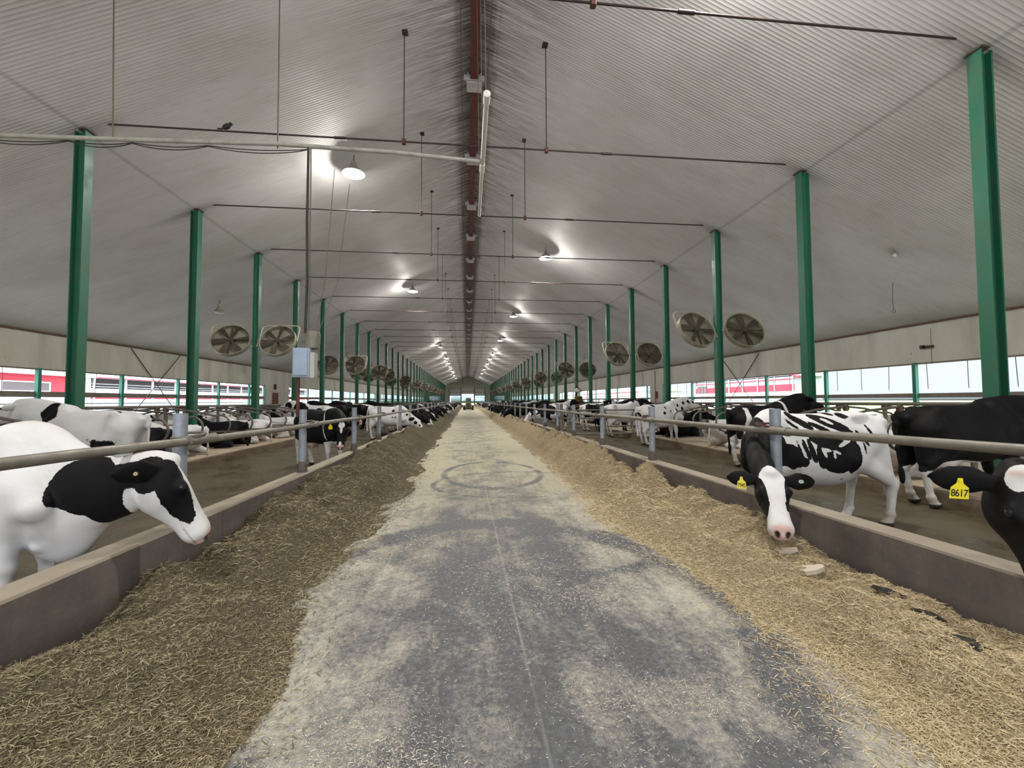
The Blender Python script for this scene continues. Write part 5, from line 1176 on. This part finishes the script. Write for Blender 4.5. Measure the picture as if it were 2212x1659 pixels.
# left stalls further down
i = 0
for k in range(4, 27):
    for q in (1, 2):
        if R.random() < .25: continue
        p = R.choice(['lie', 'lie', 'lie', 'stand', 'liet']); lv = R.choice([-.8, -.3, .2, .6, 1.1]); y = SL(k, q); near = y < 40; st = p == 'stand'
        cow(p, -6.74 if st else -7.8, y, 180+R.uniform(-2, 2), lv, (f'{ORD[i]} cow in the left alley-side stalls past the pinkish white cow' if near else 'distant cow in the left stalls'), G0 if near else 'distant cows in the left stalls', .08 if st else BED, 5 if st else 0); i += 1
# right side, near
cow('lie', 8.1, SL(1, 2), 1, -1.0, 'white cow with a black hind patch lying in the right stalls between two standing cows', G0, BED, seed=11.3)
cow('lie', 8.2, SL(0, 1), -1, -.85, 'white cow lying in the right stalls behind the spotted cow', G0, BED)
cow('stand', 6.95, SL(3, 1), 2, -.9, 'dull white cow standing in the right stalls behind the gate', G0, .08, 5)
cow('stand', 6.95, SL(3, 2), -2, 1.1, 'black cow standing in the right stalls past the dull white cow', G0, .08, 5)
cow('look', 6.9, SL(4, 1), 2, -.5, 'white cow with dark patches standing beyond the black stall cow on the right', G0, .08, 5)
cow('feedhigh', 4.65, 22.7, 190, -.35, 'white backed cow facing the alley at the right fence, alone before the far feeders', G0)
cow('lie', 8.1, SL(2, 2), 0, 1.3, 'black cow lying in the right stalls behind the first white standing cow', G0, BED)
for i, (k, lv, c) in enumerate((('lie', -.5, 'white and black'), ('lie', .2, 'black patched'), ('liet', -.7, 'mostly white'), ('lie', .9, 'black'), ('stand', -.2, 'patched'), ('lie', .3, 'dark patched'), ('stand', .7, 'dark'))):
    cow(k, SCR+4.6-1.0 + (1.3 if k == 'stand' else 0), SL(1 + i, 0), 179, lv, f'{c} cow in the right window-side stalls, {ORD[i]} from the near end', G0, BED if k != 'stand' else .0)
RF = [(33.55, 'feedturn', 1.1, 'blazed black cow eating over the right curb down the alley'), (31.5, 'feedhigh', 1.3, 'black cow at the right fence just before the blazed one'), (30.5, 'feedhigh', .9, 'dark cow at the right fence, second before the blazed one'), (34.8, 'feed', .2, 'patched cow just past the blazed one at the right fence'), (36.5, 'feed', -.3, 'pale patched cow second past the blazed one at the right fence')]
for y, k, lv, lab in RF: cow(k, 4.24 + R.uniform(-.03, .05), y, 180 + R.uniform(-4, 4), lv, lab, G0)
y = 38.5
while y < 128:
    for q in R.choice([(.85, 2.05), (.9, 2.0), (1.45,), (.9,)]):
        cow(R.choice(['feed', 'feed', 'feedturn', 'feedhigh']), 4.24 + R.uniform(-.03, .06), y + q, 180 + R.uniform(-4, 5), R.choice([-.5, 0, .3, .7, 1.1]), 'distant black and white cow eating along the right fence', 'distant cows eating along the right fence')
    y += 2.9
i = 0
for k in range(5, 27):
    for q in (1, 2):
        if R.random() < .25: continue
        p = R.choice(['lie', 'lie', 'stand', 'stand', 'liet']); lv = R.choice([-.8, -.3, .2, .6, 1.1]); y = SL(k, q); near = y < 42; st = p == 'stand'
        cow(p, 6.95 if st else 8.1, y, R.uniform(-2, 2), lv, (f'{ORD[i]} cow in the right alley-side stalls past the white cow with dark patches' if near else 'distant cow in the right stalls'), G0 if near else 'distant cows in the right stalls', .08 if st else BED, 5 if st else 0); i += 1
